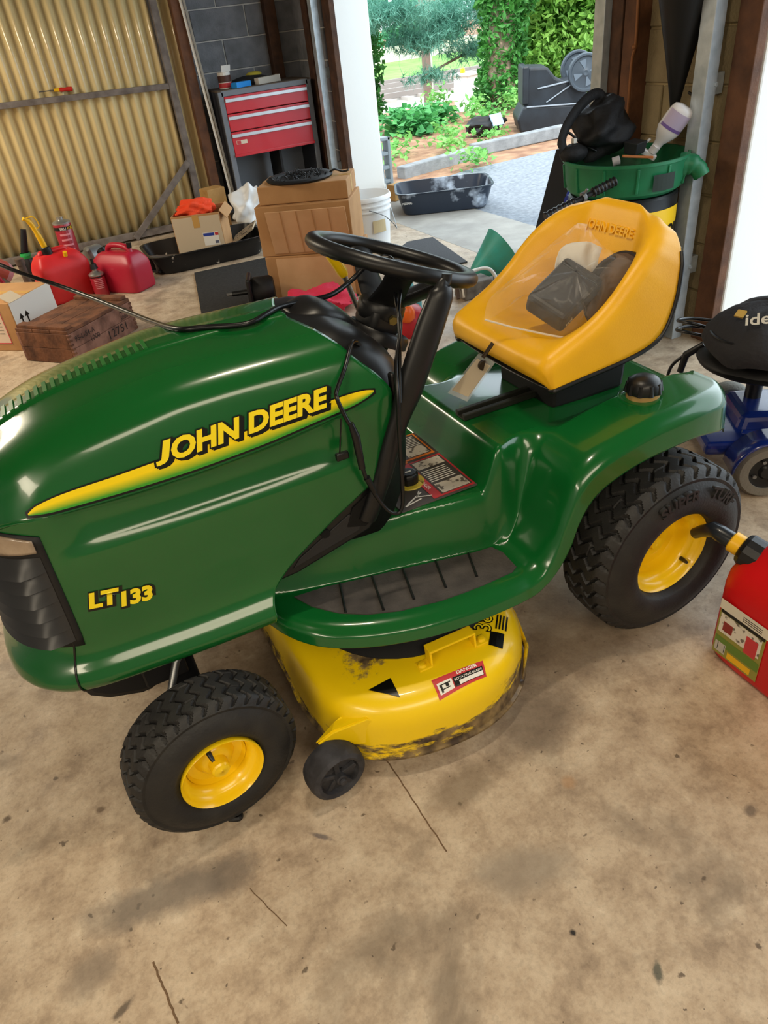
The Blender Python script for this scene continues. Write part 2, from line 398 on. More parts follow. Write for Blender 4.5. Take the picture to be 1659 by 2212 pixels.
def hood_point(t, s, side=-1):
    """t: level 0..18 ; s: 0 nose centre .. 1 corner .. 2 rear edge"""
    Y = float(np.interp(t, HT, HY)) if t < 1.99 else float(spline(HT, HY, t)); Z = float(np.interp(t, HT, HZ)) if t < 1.99 else float(spline(HT, HZ, t))
    xf = float(spline(HT, HF, t)); xr = float(spline(HT, HR, t)); xs = -1.34
    if s <= 1:
        a = s*PI/2; n = 2.7
        x = xs - (xs-xf)*max(math.cos(a), 0)**(2/n); y = Y*max(math.sin(a), 0)**(2/n)
    else:
        x = xs + (xr-xs)*(s-1); y = Y
    up = 1 - float(sm(t, 5.0, 11.0))
    # roof line: rises slowly to the rear, falls to the nose
    z = Z + up*float(spline([-1.60,-1.53,-1.45,-1.39,-1.307,-1.166,-1.067,-.97,-.80,-.6], [-.22,-.135,-.072,-.040,-.014,.010,.022,.024,.021,.018], x))
    if 5 < t < 10.5: # the ledge under the stripe follows the stripe's lower edge
        wl = (t-5)/2 if t < 7 else (1 if t < 8.5 else (10.5-t)/2)
        up7 = 1 - float(sm(7.0, 5.0, 11.0))
        z += wl*(float(spline(LX, LZ, x)) - .836 - up7*float(spline([-1.60,-1.53,-1.45,-1.39,-1.307,-1.166,-1.067,-.97,-.80,-.6], [-.22,-.135,-.072,-.040,-.014,.010,.022,.024,.021,.018], x)))*float(sm(x, -1.52, -1.40))
    yk = 1 - 0.06*float(sm(-x, 1.1, 1.5))
    if 7.0 < t < 10.5: # scoop under the stripe
        y -= 0.021*hood_scoop(x)*math.sin(PI*np.clip((t-7.1)/3.3, 0, 1))**0.5
    return (x, side*y*yk, z)
ts = np.concatenate([[0, .5, 1, 1.5, 2], np.linspace(2, 7, 31)[1:], [7.1, 7.2, 7.35, 7.6, 8, 8.5, 9, 9.5, 10, 10.25, 10.5], np.linspace(10.5, 18, 40)[1:]])
ss = np.concatenate([np.linspace(0, 1, 23), np.linspace(1, 2, 62)[1:]])
P = [[hood_point(t, s, -1) for s in ss] for t in ts[::-1]] + [[hood_point(t, s, 1) for s in ss] for t in ts[1:]]
part('hood', MB().grid(P), m_green, smooth=50, solid=0.004, weld=True)
# table for laying decals on the near side of the hood
_tt = np.concatenate([np.linspace(3, 7.05, 60), np.linspace(10.4, 17, 60)]); _xs = np.linspace(-1.42, -.66, 60)
_tab = []
for x in _xs:
    row = []
    for t in _tt:
        xr = float(spline(HT, HR, t)); s = 1 + (x+1.34)/(xr+1.34)
        if s < 1:
            xf = float(spline(HT, HF, t)); cth = np.clip((-1.34-x)/(-1.34-xf), 0, 1)**(2.7/2); s = math.acos(cth)/(PI/2)
        row.append(hood_point(t, s)[1:])
    _tab.append(np.array(row))
def hood_y(x, z):
    k = np.clip((x-_xs[0])/(_xs[1]-_xs[0]), 0, len(_xs)-1.001); i = int(k); f = k-i; r = []
    for q in (i, i+1):
        a = _tab[q]; r.append(np.interp(-z, -a[:, 1], a[:, 0]))
    return r[0]*(1-f)+r[1]*f
def on_hood(x, z, off=0.0012):
    y = hood_y(x, z); e = 0.004
    dz = (hood_y(x, z+e)-hood_y(x, z-e))/(2*e)
    n = Vector((0, -1, dz)).normalized()
    return Vector((x, y, z)) + n*off
# louvres along the top of the hood
m_lv = mat('green_louvre', '#1f6a2c', rough=.4)
for k in range(19):
    x = -1.40 + 0.017*k
    e_ = [float(spline([-1.60,-1.53,-1.45,-1.39,-1.307,-1.166,-1.067,-.97,-.80,-.6], [-.22,-.135,-.072,-.040,-.014,.010,.022,.024,.021,.018], q)) for q in (x-.01, x, x+.01)]; z = .972 + e_[1]
    part('louvre', MB().box((x, 0, z+0.0012), (0.008, 0.052, 0.004), Matrix.Rotation(-math.atan2(e_[2]-e_[0], .02), 3, 'Y')), m_lv)
# stripe decal
def ribbon(lo, hi, off, n=70, m=5):
    xa, xb = max(lo[0][0], hi[0][0]), min(lo[-1][0], hi[-1][0]); P = []
    for x in np.linspace(xa, xb, n):
        za = float(spline([p[0] for p in lo], [p[1] for p in lo], x)); zb = float(spline([p[0] for p in hi], [p[1] for p in hi], x))
        P.append([on_hood(x, za+(zb-za)*j/m, off) for j in range(m+1)])
    return MB().grid(P)
LO = [(-1.393,.8215),(-1.35,.8175),(-1.243,.8165),(-1.113,.8175),(-.972,.8235),(-.822,.8385),(-.759,.8455),(-.717,.856),(-.706,.8615)]
HI = [(-1.393,.825),(-1.378,.834),(-1.315,.8445),(-1.232,.849),(-1.154,.854),(-1.0,.859),(-.87,.864),(-.752,.870),(-.722,.8685),(-.706,.8645)]
def grow(c, d, e): return [(p[0]+(e*(-1 if i == 0 else 1) if i in (0, len(c)-1) else 0), p[1]+d) for i, p in enumerate(c)]
part('stripe_border', ribbon(grow(LO, -.0045, .004), grow(HI, .003, .004), .0012), m_decal_black)
mst = mat('stripe_fade', '#f6d512', rough=0.28)
nt, b = nodes_of(mst)
rb = ribbon(LO, HI, .0019, 90, 6)
st = part('stripe_decal', rb, mst)
me = st.data; uvl = me.uv_layers.new(name='across')
for lp in me.loops:
    k = lp.vertex_index; uvl.data[lp.index].uv = ((k//7)/90, (k % 7)/6)
uvn = nt.nodes.new('ShaderNodeUVMap'); uvn.uv_map = 'across'; sx = nt.nodes.new('ShaderNodeSeparateXYZ'); rp = nt.nodes.new('ShaderNodeValToRGB')
rp.color_ramp.elements[0].position = 0.10; rp.color_ramp.elements[0].color = lin('#3f9a2b')
rp.color_ramp.elements[1].position = 0.66; rp.color_ramp.elements[1].color = lin('#f7d80f')
nt.links.new(uvn.outputs[0], sx.inputs[0]); nt.links.new(sx.outputs['Y'], rp.inputs['Fac']); nt.links.new(rp.outputs['Color'], b.inputs['Base Color'])
def hood_text(name, body, m, x0, z0, x1, z1, size, bold, off, sx=1.0, shear=0.22, dx=0.0, dz=0.0):
    d = Vector((x1-x0, z1-z0)).normalized()
    def fn(u, v, _z=0): # letters stand upright on the slope
        x = x0 + dx + u*sx*d.x; z = z0 + dz + u*sx*d.y + v
        return on_hood(x, z, off)
    return text(name, body, m, fn, size, TR, bold, shear, sub=2)
def letters(kind, body, x0, z0, x1, z1, size, sx, layers, shear, j_first=False):
    d = Vector((x1-x0, z1-z0)).normalized(); L = (Vector((x1, z1))-Vector((x0, z0))).length
    for nm, mm, off, bold, dx, dz in layers:
        if j_first: # the capital J ends on the base line here
            o = hood_text(nm, 'J', mm, x0+.006, z0+size*.170, x1, z1+size*.170, size*.80, bold, off, sx*1.45, shear, dx, dz); o.matrix_parent_inverse = TR_INV
        a = size*sx*.40 if j_first else 0
        o = hood_text(nm, body[1:] if j_first else body, mm, x0+a*d.x, z0+a*d.y, x1, z1, size, bold, off, sx, shear, dx, dz); o.matrix_parent_inverse = TR_INV
letters('lettering', 'JOHN DEERE', -1.152, .8485, -.797, .861, .0500, 1.16, (('lettering_shadow', m_decal_black, .0024, .0046, .0062, -.0050), ('lettering_shadow', m_decal_black, .0026, .0046, .0032, -.0026), ('lettering_outline', m_decal_black, .0029, .0046, 0, 0), ('lettering', m_decal_yellow, .0036, .0022, 0, 0)), .26, True)
ML = (('model_outline', m_decal_black, .0012, .0066, .002, -.0025), ('model_lettering', m_decal_yellow, .0024, .0024, 0, 0))
letters('model', 'LT', -1.364, .601, -1.30, .592, .047, 1.05, ML, .28); letters('model', '133', -1.313, .583, -1.243, .576, .045, 1.0, ML, .28)
# grille over the nose with its louvres, headlights in the top corners
def nose_patch(z0, z1, sA, sB, off, nz, ns, side, louvre=0.0, cnt=6, tz=None):
    P = []
    for i in range(nz+1):
        f = i/nz; row = []
        for j in range(ns+1):
            g = j/ns; s = sA + (sB-sA)*g
            zt = z0(s)+(z1(s)-z0(s))*f
            t = float(np.interp(-zt, -np.array(HZ), HT))
            p = Vector(hood_point(t, s, side)); q = Vector(hood_point(t, s+.01, side)); d = (q-p)
            n = Vector((-d.y, d.x, 0))*(1 if side < 0 else -1); n = n.normalized() if n.length > 1e-7 else Vector((-1, 0, 0))
            if n.x > 0: n = -n
            fr = (f*cnt) % 1.0
            edge = min(1, 6*g, 6*(1-g)) if sA > 0 else min(1, 6*(1-g))
            row.append(p + n*(off + louvre*(1-fr)*edge))
        P.append(row)
    return MB().grid(P)
gr_lo = lambda s: .535 + .035*(1-min(s, 1))
gr_hi = lambda s: .745
for side in (-1, 1):
    g = part('grille', nose_patch(lambda s: .520+.012*(1-s), lambda s: .806-.03*max(0, s-.5)/.4, 0.0, .868, .003, 12, 24, side), m_black_matt, smooth=40, solid=.004)
    for k in range(6):
        part('grille_slat', nose_patch(lambda s: .535+.012*(1-s)+(.200-.012*(1-s))*k/6, lambda s: .535+.012*(1-s)+(.200-.012*(1-s))*(k+1)/6, 0.02, .825, .004, 6, 24, side, .024, .999), mat('grille_plastic', '#2b2c2e', rough=.38), smooth=35)
    part('headlight', nose_patch(lambda s: .738+.012*s, lambda s: .802-.032*max(0, s-.5)/.35, .25, .82, .008, 6, 14, side, 0.0), mat('headlight_lens', '#b3a18c', rough=.12, coat=.6, noise=('#8f7c68', 25, .3, .7)), smooth=40, solid=.006)
# seam of the front bumper
part('bumper_seam', MB().tube([Vector(hood_point(t, .80, -1)) + Vector((-.001, -.001, 0)) for t in np.linspace(13.0, 17.5, 14)], .0022, 6), m_decal_black)
# --- dash cowl
def dash_pt(x, a):
    w = float(spline([-.84,-.78,-.70,-.655,-.635,-.615,-.595,-.545], [.19,.212,.216,.212,.202,.178,.135,.09], x)); zt = float(spline([-.84,-.80,-.74,-.70,-.66,-.62,-.59,-.54], [.955,.985,.982,.966,.938,.900,.860,.79], x))
    zb = float(np.interp(x, [-.72,-.68,-.64,-.61,-.55], [.50,.54,.62,.72,.74])); n = 5.0
    c, s_ = math.cos(a), math.sin(a)
    y = w*np.sign(c)*abs(c)**(2/n); z = zb + (zt-zb)*abs(s_)**(2/n)
    return (x, y, z)
xs = np.linspace(-.835, -.545, 22); as_ = np.linspace(0, PI, 48)
P = [[dash_pt(x, a) for a in as_] for x in xs]; P.append([(-.535, .6*p[1], .75+(p[2]-.75)*.8) for p in P[-1]]); P.append([(-.532, 0, .76) for p in P[-2]])
part('dash_cowl', MB().grid(P), m_black, smooth=45, solid=.004)
hp = []
for i in range(17):
    f = i/16; x = -.79+.19*f; zc = float(spline([-.80,-.74,-.68,-.60], [.978,.976,.950,.880], x)); wd = .085*math.sin(PI*min(1, .12+.80*f))**.6*(1-.35*f); hh = .040*math.sin(PI*(.10+.84*f))**.7
    hp.append([(x, .01+wd*math.cos(a), zc-.012+hh*math.sin(a)**.8) for a in np.linspace(0.02, PI-.02, 18)])
part('gauge_hood', MB().grid(hp), m_black, smooth=60, solid=.003)
part('ignition_hole', MB().lathe([(.0, .001), (.011, .001), (.012, .0)], (-.700, -.165, .9425), Vector((.50, -.25, .83)), 16), mat('hole_black', '#020202', rough=.9))
part('column_boot', MB().lathe([(.075, 0), (.075, .02), (.07, .028), (.06, .02), (.05, .028), (.04, .03)], (-.585, .0, .868), Vector((.5, 0, .86)), 28), m_black, smooth=40)
# side panel below the hood's rear edge
def xz_plate(poly, y, th): return MB().prism([(x, z) for x, z in poly], th, Matrix(((1,0,0,0),(0,0,-1,y),(0,1,0,0),(0,0,0,1))))
sp = part('side_panel', xz_plate([(-.995,.482),(-.96,.515),(-.85,.59),(-.72,.675),(-.672,.72),(-.662,.80),(-.664,.885),(-.650,.885),(-.648,.80),(-.690,.70),(-.718,.62),(-.733,.555),(-.755,.53),(-.94,.485)], -.216, .02), m_black, bevel=.006)
part('side_recess', xz_plate([(-.95,.503),(-.93,.525),(-.80,.592),(-.775,.57),(-.78,.54)], -.2345, .004), mat('dark_plastic', '#232427', rough=.45), bevel=.003)
part('side_hole', MB().cyl((-.862, -.232, .565), (-.862, -.2415, .565), .011), MATS['hole_black'])
part('lever_slot', xz_plate([(-.81,.56),(-.79,.605),(-.735,.635),(-.722,.615),(-.74,.56),(-.765,.545)], -.2355, .005), MATS['hole_black'], bevel=.004)
# --- lift lever
lp = [(-.508,-.245,1.062),(-.513,-.245,1.047),(-.521,-.246,1.043),(-.527,-.247,1.025),(-.56,-.249,.97),(-.60,-.251,.90),(-.632,-.252,.842),(-.66,-.252,.79),(-.69,-.252,.725),(-.715,-.252,.665),(-.745,-.248,.60),(-.76,-.242,.565)]
LR = [.011,.0115,.014,.027,.031,.0315,.030,.0225,.0215,.021,.021,.021]
part('lift_lever', MB().tube([(p.x-.016*max(0, (p.z-.8)/.26), p.y, p.z) for p in cr(lp, 4)], np.interp(np.linspace(0, 11, 45), range(12), LR), 16, flat=.66), m_black, smooth=50)
# --- throttle lever with yellow grip
tl = part('control_lever', MB().tube([(-.50,.20,.78),(-.54,.20,.887),(-.5655,.20,.976)], .0075, 10), m_steel, smooth=50)
part('lever_grip', MB().tube([(-.5625,.20,.966),(-.566,.20,.976),(-.602,.20,1.048),(-.606,.20,1.056)], [.011,.014,.015,.009], 12), m_yellow, smooth=50, parent=tl)
# --- steering wheel and column
SW = Vector((-.522, 0, 1.040)); ax = Vector((math.sin(.37), 0, math.cos(.37))); e1 = Vector((math.cos(.37), 0, -math.sin(.37))); e2 = Vector((0, 1, 0))
sw = MB(); P = []
for i in range(72):
    a = 2*PI*i/72; d = e1*math.cos(a)+e2*math.sin(a); wob = 1+.05*math.cos(a*36)
    P.append([SW + d*(.178+.0195*math.cos(b)) + ax*(.0165*math.sin(b))*(wob if math.sin(b) < 0 else 1) for b in np.linspace(0, 2*PI, 17)[:-1]])
stw = part('steering_wheel', MB().grid(P, True, True), m_black, smooth=60)
hub = SW - ax*.100
sk = MB()
for a in (PI/2, -PI/2-.36, -PI/2+.36, .05):
    d = e1*math.cos(a)+e2*math.sin(a); q = []
    for f in np.linspace(0, 1, 9):
        q.append(hub + d*(.012+.166*f) + ax*(.100*f**1.25))
    sk.tube(q, [.040,.040,.038,.036,.033,.031,.030,.031,.036], 14, flat=.26, up=tuple(d.cross(ax)))
part('spokes', sk, m_black, smooth=60, parent=stw)
part('hub', MB().lathe([(0,.018),(.035,.017),(.050,.010),(.055,0),(.055,-.025),(.048,-.035)], hub, ax, 28), m_black, smooth=50, parent=stw)
cl = MB()
for i in range(1):
    A = hub-ax*.02
P = []
for f, wx, wy, dx in ((0, .044, .050, 0), (.15, .046, .052, .0), (.30, .040, .044, -.003), (.6, .034, .034, -.010), (1.1, .034, .034, -.02)):
    c0 = hub - ax*(.015+.16*f) + Vector((dx, 0, 0)); row = []
    for a in np.linspace(0, 2*PI, 29)[:-1]:
        c, s_ = math.cos(a), math.sin(a); row.append(c0 + e1*(wx*np.sign(c)*abs(c)**.5) + e2*(wy*np.sign(s_)*abs(s_)**.5))
    P.append(row)
col = part('steering_column', MB().grid(P, close_v=True), m_black, smooth=50)
part('column_bolt', MB().cyl((-.560,-.050,.925), (-.562,-.060,.922), .011, n=6), mat('brass_bolt', '#8f7f4a', rough=.35, metal=.8), parent=col)
# --- green body: foot rests, tunnel, seat deck, fenders
def lipz(x): return spline([-1.02,-.9,-.6,-.47,-.40,-.36,-.32,-.295,-.26,-.22,-.093,.037,.10,.20], [.358,.352,.328,.322,.328,.352,.405,.467,.515,.54,.570,.576,.568,.540], x)
def yout(x): return spline([-1.03,-1.0,-.95,-.89,-.80,-.70,-.60,-.50,-.43,-.38,-.33,-.25,0,.12,.17,.20], [.175,.25,.315,.354,.388,.408,.414,.412,.405,.397,.390,.385,.384,.378,.360,.325], x)
def ytun(x): return spline([-1.03,-.95,-.85,-.65,-.44,-.3,.2], [.165,.178,.195,.222,.252,.21,.21], x)
def body_z(x, y):
    foot = np.interp(x, [-1.03,-.90,-.60,-.42], [.398,.388,.365,.357])
    inner = np.interp(x, [-1.03,-.98,-.75,-.6,-.44], [.44,.47,.50,.505,.500]) + .105*sm(x, -.448, -.382) - .012*sm(x, -.30, 0)
    outer = foot*(1-sm(x, -.46, -.40)) + sm(x, -.46, -.40)*spline([-.46,-.405,-.36,-.325,-.29,-.24,-.18,-.05,.1,.19], [.357,.366,.415,.495,.567,.606,.624,.646,.652,.640], x)
    yt = ytun(x)
    k = sm(y, yt-.030, yt+.012) if x < -.40 else sm(y, yt-.028, yt+.030)
    kk = sm(x, -.44, -.36)
    k = (1-kk)*sm(y, yt-.034, yt+.008) + kk*sm(y, yt-.028, yt+.030)
    z = inner*(1-k)+outer*k
    return z
def body_point(x, v, side):
    Y = float(yout(x)); 
    if v <= 1:
        y = Y*v; z = float(body_z(x, y))
        # pad well
        if v > .9: z -= .010*((v-.9)/.1)**3
        return (x, side*y, z)
    z1 = float(body_z(x, Y))-.010; zl = float(lipz(x)); f = v-1
    zl = min(zl, z1-.03)
    y = Y + .012*math.sin(min(1, f*5)*PI/2) + .008*f
    z = z1 + (zl-z1)*f - .004*math.sin(min(1, f*5)*PI/2)
    return (x, side*y, z)
bx = np.concatenate([np.linspace(-1.03, -.50, 50), np.linspace(-.50, -.20, 76)[1:], np.linspace(-.20, .2, 30)[1:]])
bv = np.concatenate([np.linspace(0, 1, 110), 1+np.linspace(0, 1, 16)[1:]])
P = [[body_point(x, v, -1) for x in bx] for v in bv[::-1]] + [[body_point(x, v, 1) for x in bx] for v in bv[1:]]
P = np.array(P)
rear = P[:, -1:, :].copy(); r2 = rear.copy(); r2[:, :, 0] += .012; r2[:, :, 2] -= .012; r3 = r2.copy(); r3[:, :, 0] += .006; r3[:, :, 2] = np.minimum(r3[:, :, 2]-.02, .545)
P = np.concatenate([P, r2, r3], axis=1)
part('fender_body', MB().grid(P), m_green, smooth=60, solid=.004, weld=True)
# ribbed foot pads
m_pad = mat('foot_pad_rubber', '#4b4643', rough=.75, noise=('#383432', 25, .35, .7), bump=(160, .2))
pad_in = lambda x: float(ytun(x))+.018
def pad_poly(side):
    ip = [(-.955,.205)]+[(x, float(ytun(x))+.016) for x in (-.88,-.80,-.70,-.60,-.50,-.45)]
    op = [(-.438,.30),(-.443,.365),(-.462,.376),(-.55,.382),(-.66,.381),(-.76,.367),(-.83,.343),(-.885,.308),(-.93,.258)]
    return [(x, side*y) for x, y in ip+op]
for side in (-1, 1):
    bm = bmesh.new(); pl = pad_poly(side); vs = [bm.verts.new((x, y, float(np.interp(x, [-1.03,-.90,-.60,-.42], [.398,.388,.365,.357]))+.0065)) for x, y in pl]
    f = bm.faces.new(vs); ex = bmesh.ops.extrude_face_region(bm, geom=[f]); bmesh.ops.translate(bm, verts=[g for g in ex['geom'] if isinstance(g, bmesh.types.BMVert)], vec=(0, 0, -.008))
    bmesh.ops.triangulate(bm, faces=[q for q in bm.faces if len(q.verts) > 4]); bmesh.ops.recalc_face_normals(bm, faces=bm.faces)
    me = bpy.data.meshes.new('foot_pad'); bm.to_mesh(me); bm.free()
    fp = part('foot_pad', me, m_pad)
    for x0 in (-.872, -.793, -.715, -.63, -.545):
        gz = lambda x: float(np.interp(x, [-1.03,-.90,-.60,-.42], [.398,.388,.365,.357]))+.0075
        a = float(ytun(x0))+.022; b_ = .36 if x0 > -.80 else .325
        part('rib', MB().tube([(x0+.03, side*a, gz(x0+.03)), (x0, side*b_*.97, gz(x0))], [.0045,.0055], 8, flat=.6), m_black, parent=fp, smooth=50)
# decal plate on the tunnel, with its panels, and the height knob
ZD = .509
m_dec = mat('decal_grey', '#4a4542', rough=.35); m_or = mat('decal_orange', '#d9772a', rough=.4); m_red = mat('decal_red', '#c2353a', rough=.4); m_lightp = mat('decal_white', '#d9d2c4', rough=.4, noise=('#6e665c', 60, .56, .62, 2))
dp = part('decal_plate', MB().box((-.545, -.03, ZD), (.215, .33, .003)), m_dec, bevel=.01)
def dq(name, x0, x1, y0, y1, m, dz=.0022): return part(name, MB().box(((x0+x1)/2, (y0+y1)/2, ZD+dz), (x1-x0, y1-y0, .0012)), m, parent=dp)
dq('warning_border', -.575, -.448, .005, .130, m_or); dq('warning_field', -.570, -.453, .012, .125, m_dec, .0028); dq('warning_picture', -.520, -.458, .015, .06, m_lightp, .0034); dq('warning_head', -.575, -.535, -.005, .012, m_or, .003)
dq('danger_border', -.560, -.442, -.188, -.008, m_red); dq('danger_field', -.535, -.447, -.182, -.014, m_dec, .0028); dq('danger_picture', -.53, -.452, -.055, -.018, m_lightp, .0034); dq('danger_picture', -.53, -.452, -.180, -.135, m_lightp, .0034)
for k in range(7):
    part('print_line', MB().box((-.512, .066+.008*k, ZD+.0036), (.105, .0026, .0006)), m_white, parent=dp)
    part('print_line', MB().box((-.495, -.068-.009*k, ZD+.0036), (.07, .0026, .0006)), m_white, parent=dp)
text('print', 'DANGER', m_white, frame_fn((-.553, -.095, ZD+.004), (0, -1, 0), (1, 0, 0), 0), .013, dp, .0002)
text('print', 'WARNING', m_decal_black, frame_fn((-.571, .012, ZD+.004), (0, 1, 0), (-1, 0, 0), 0), .012, dp, .0002)
for k in range(6): part('print_line', MB().box((-.625, .02-.02*k, ZD+.0026), (.03, .0022, .0006)), m_white, parent=dp)
for q in ((-.60,-.16,.06,.004,.5),(-.575,-.165,.04,.003,-.4),(-.61,-.175,.05,.004,.2),(-.585,-.15,.03,.003,.9)):
    part('print_line', MB().box((q[0], q[1], ZD+.0027), (q[2], q[3], .0006), Matrix.Rotation(q[4], 3, 'Z')), m_white, parent=dp)
kn = part('height_knob', MB().lathe([(0,.032),(.020,.032),(.024,.029),(.026,.022),(.026,.0)], (-.575,-.085,ZD), (0,0,1), 10), m_black, bevel=.002)
part('knob_dial', MB().lathe([(.0,.004),(.039,.004),(.042,0)], (-.575,-.085,ZD), (0,0,1), 32), mat('dial_yellow', '#cdb83a', rough=.5), parent=kn)
part('knob_mark', MB().box((-.575,-.085,ZD+.0325), (.016,.004,.001)), m_white, parent=kn)
# seat rail, seat box, seat
rl = part('adjuster_rail', MB().box((-.275, -.050, .618), (.225, .014, .016)).box((-.275, -.018, .618), (.225, .014, .016)).box((-.275, -.034, .612), (.225, .03, .004)), mat('dirty_steel', '#2f312b', rough=.5, metal=.5), bevel=.002)
for k in range(7): part('rail_notch', MB().box((-.365+.026*k, -.034, .6145), (.010, .016, .002)), MATS['hole_black'], parent=rl)
sb = part('seat_box', MB().box((-.045,-.005,.652), (.235,.24,.115), taper=1.04), m_black_matt, bevel=.012)
cx = [-.215,-.245,-.262,-.258,-.235,-.195,-.15,-.10,-.05,-.01,.022,.048,.066,.080,.094,.106,.118,.132]
cz = [.715,.720,.745,.768,.787,.793,.785,.776,.772,.778,.795,.828,.870,.915,.965,1.005,1.033,1.042]
ex_ = [-.215,-.243,-.262,-.262,-.246,-.215,-.180,-.145,-.112,-.082,-.056,-.034,-.012,.012,.040,.068,.098,.126]
ez_ = [.715,.720,.742,.765,.790,.806,.822,.838,.857,.878,.900,.922,.942,.962,.982,1.000,1.016,1.026]
def seat_w(k): return float(np.interp(k, [0,2,4,8,11,12.5,14,15,16,17], [.166,.178,.190,.198,.197,.193,.184,.170,.146,.110]))
P = []
ks = np.linspace(0, 17, 69); us = np.linspace(-1, 1, 49)
for k in ks:
    row = []; X0 = float(spline(range(18), cx, k)); Z0 = float(spline(range(18), cz, k)); X1 = float(spline(range(18), ex_, k)); Z1 = float(spline(range(18), ez_, k)); W = seat_w(k)
    nx, nz = (0, -1) if k < 9 else (1*min(1, (k-9)/5), -1+min(1, (k-9)/5))
    side_rows = []
    for u in us:
        g = sm(abs(u), .48, 1.06)/float(sm(1, .48, 1.06))
        row.append((X0+(X1-X0)*g, W*u, Z0+(Z1-Z0)*g))
    # rolled outer wall
    dX, dZ = (.004, -.001)
    ang = float(np.interp(k, [0,6,10,13,17], [PI*1.5,PI*1.5,PI*1.75,PI*1.93,PI*2])); dd = Vector((math.cos(ang), 0, math.sin(ang)))
    dep = float(np.interp(k, [0,3,6,10,13,15.5,17], [.012,.045,.085,.10,.070,.045,.020]))
    Lx = float(spline([0,2,4,6,8,9.5,10.5,11.5,13,15,16,17], [-.212,-.238,-.235,-.15,-.045,.030,.075,.105,.125,.136,.138,.136], k)); Lz = float(spline([0,2,4,6,8,9.5,10.5,11.5,13,15,16,17], [.708,.709,.712,.722,.733,.745,.765,.81,.885,.965,.995,1.008], k))
    def wall(sd):
        p = Vector(row[-1] if sd > 0 else row[0]); o_ = Vector((0, sd, 0)); q = []; L = Vector((Lx, p.y+sd*.030, Lz)); dw = (L-Vector((p.x, p.y+sd*.030, p.z))); dn = dw.normalized() if dw.length > 1e-5 else Vector((0,0,-1)); rr_ = min(.034, dw.length*.6)
        for h in range(1, 6):
            a = h/5*PI/2; q.append(p + o_*(.030*math.sin(a)) + dn*(rr_*(1-math.cos(a))))
        e0 = q[-1]
        for f in np.linspace(0, 1, 7)[1:]: q.append(e0.lerp(L+o_*.003, f))
        return [tuple(x) for x in q]
    P.append(wall(-1)[::-1] + row + wall(1))
m_seat = mat('yellow_vinyl', '#f0b617', rough=.40, noise=('#e6ab1e', 6, .3, .7), bump=(300, .05))
seat = part('seat', MB().grid(P), m_seat, smooth=60, solid=.006)
P = np.array(P)
rim = [tuple(P[k, 0]) for k in range(0, 60)]; rim2 = [tuple(P[k, -1]) for k in range(59, -1, -1)]
part('seat_shell', MB().tube(rim[::-1] + rim2[::-1], .006, 8), m_black, parent=seat, smooth=60)
under = []
for k in range(0, 61, 4):
    a = Vector(P[k, 0]); b_ = Vector(P[k, -1]); ang = float(np.interp(k/4, [0,6,10,13,17], [PI*1.5,PI*1.5,PI*1.75,PI*1.93,PI*2])); dd = Vector((math.cos(ang), 0, math.sin(ang)))
    under.append([tuple(a.lerp(b_, f)+dd*((.008 if k < 30 else .012)*math.sin(PI*f))) for f in np.linspace(0, 1, 9)])
part('seat_back_shell', MB().grid(under), m_black, parent=seat, smooth=60, solid=-.003)
_sp = np.array([[p for p in r[11:60]] for r in P])[44:66]   # seat back surface, for the raised lettering
def seat_x(y, z):
    j = int(np.clip(np.argmin(np.abs(_sp[10, :, 1]-y)), 0, 48)); return float(np.interp(z, _sp[:, j, 2], _sp[:, j, 0]))
text('seat_lettering', 'JOHN DEERE', m_seat, lambda a, b, z=0: Vector((seat_x(-a, .972+b*.95)-.0015-z, -a, .972+b*.95)), .030, seat, .0006, 0, 'CENTER', extr=.003, sub=1)
# fuel cap in its dimple
fc = part('fuel_cap', MB().lathe([(0,.052),(.020,.051),(.034,.044),(.041,.034),(.043,.016),(.042,.012)], (-.005,-.275,.652), (0,0,1), 36), m_black, smooth=40)
lb = MB()
for k in range(10):
    a = 2*PI*k/10; lb.cyl((-.005+.040*math.cos(a), -.275+.040*math.sin(a), .664), (-.005+.037*math.cos(a), -.275+.037*math.sin(a), .690), .0075, .005, 8)
part('cap_lobes', lb, m_black, parent=fc, smooth=40)
part('filler_neck', MB().lathe([(.0,.012),(.039,.012),(.041,.0),(.041,-.02)], (-.005,-.275,.654), (0,0,1), 32), mat('filler_tan', '#a98a52', rough=.5), parent=fc, smooth=40)
part('cap_well', MB().lathe([(.047,.0005),(.055,.004),(.062,.0015)], (-.005,-.275,.6475), (0,0,1), 36), m_green, smooth=60)
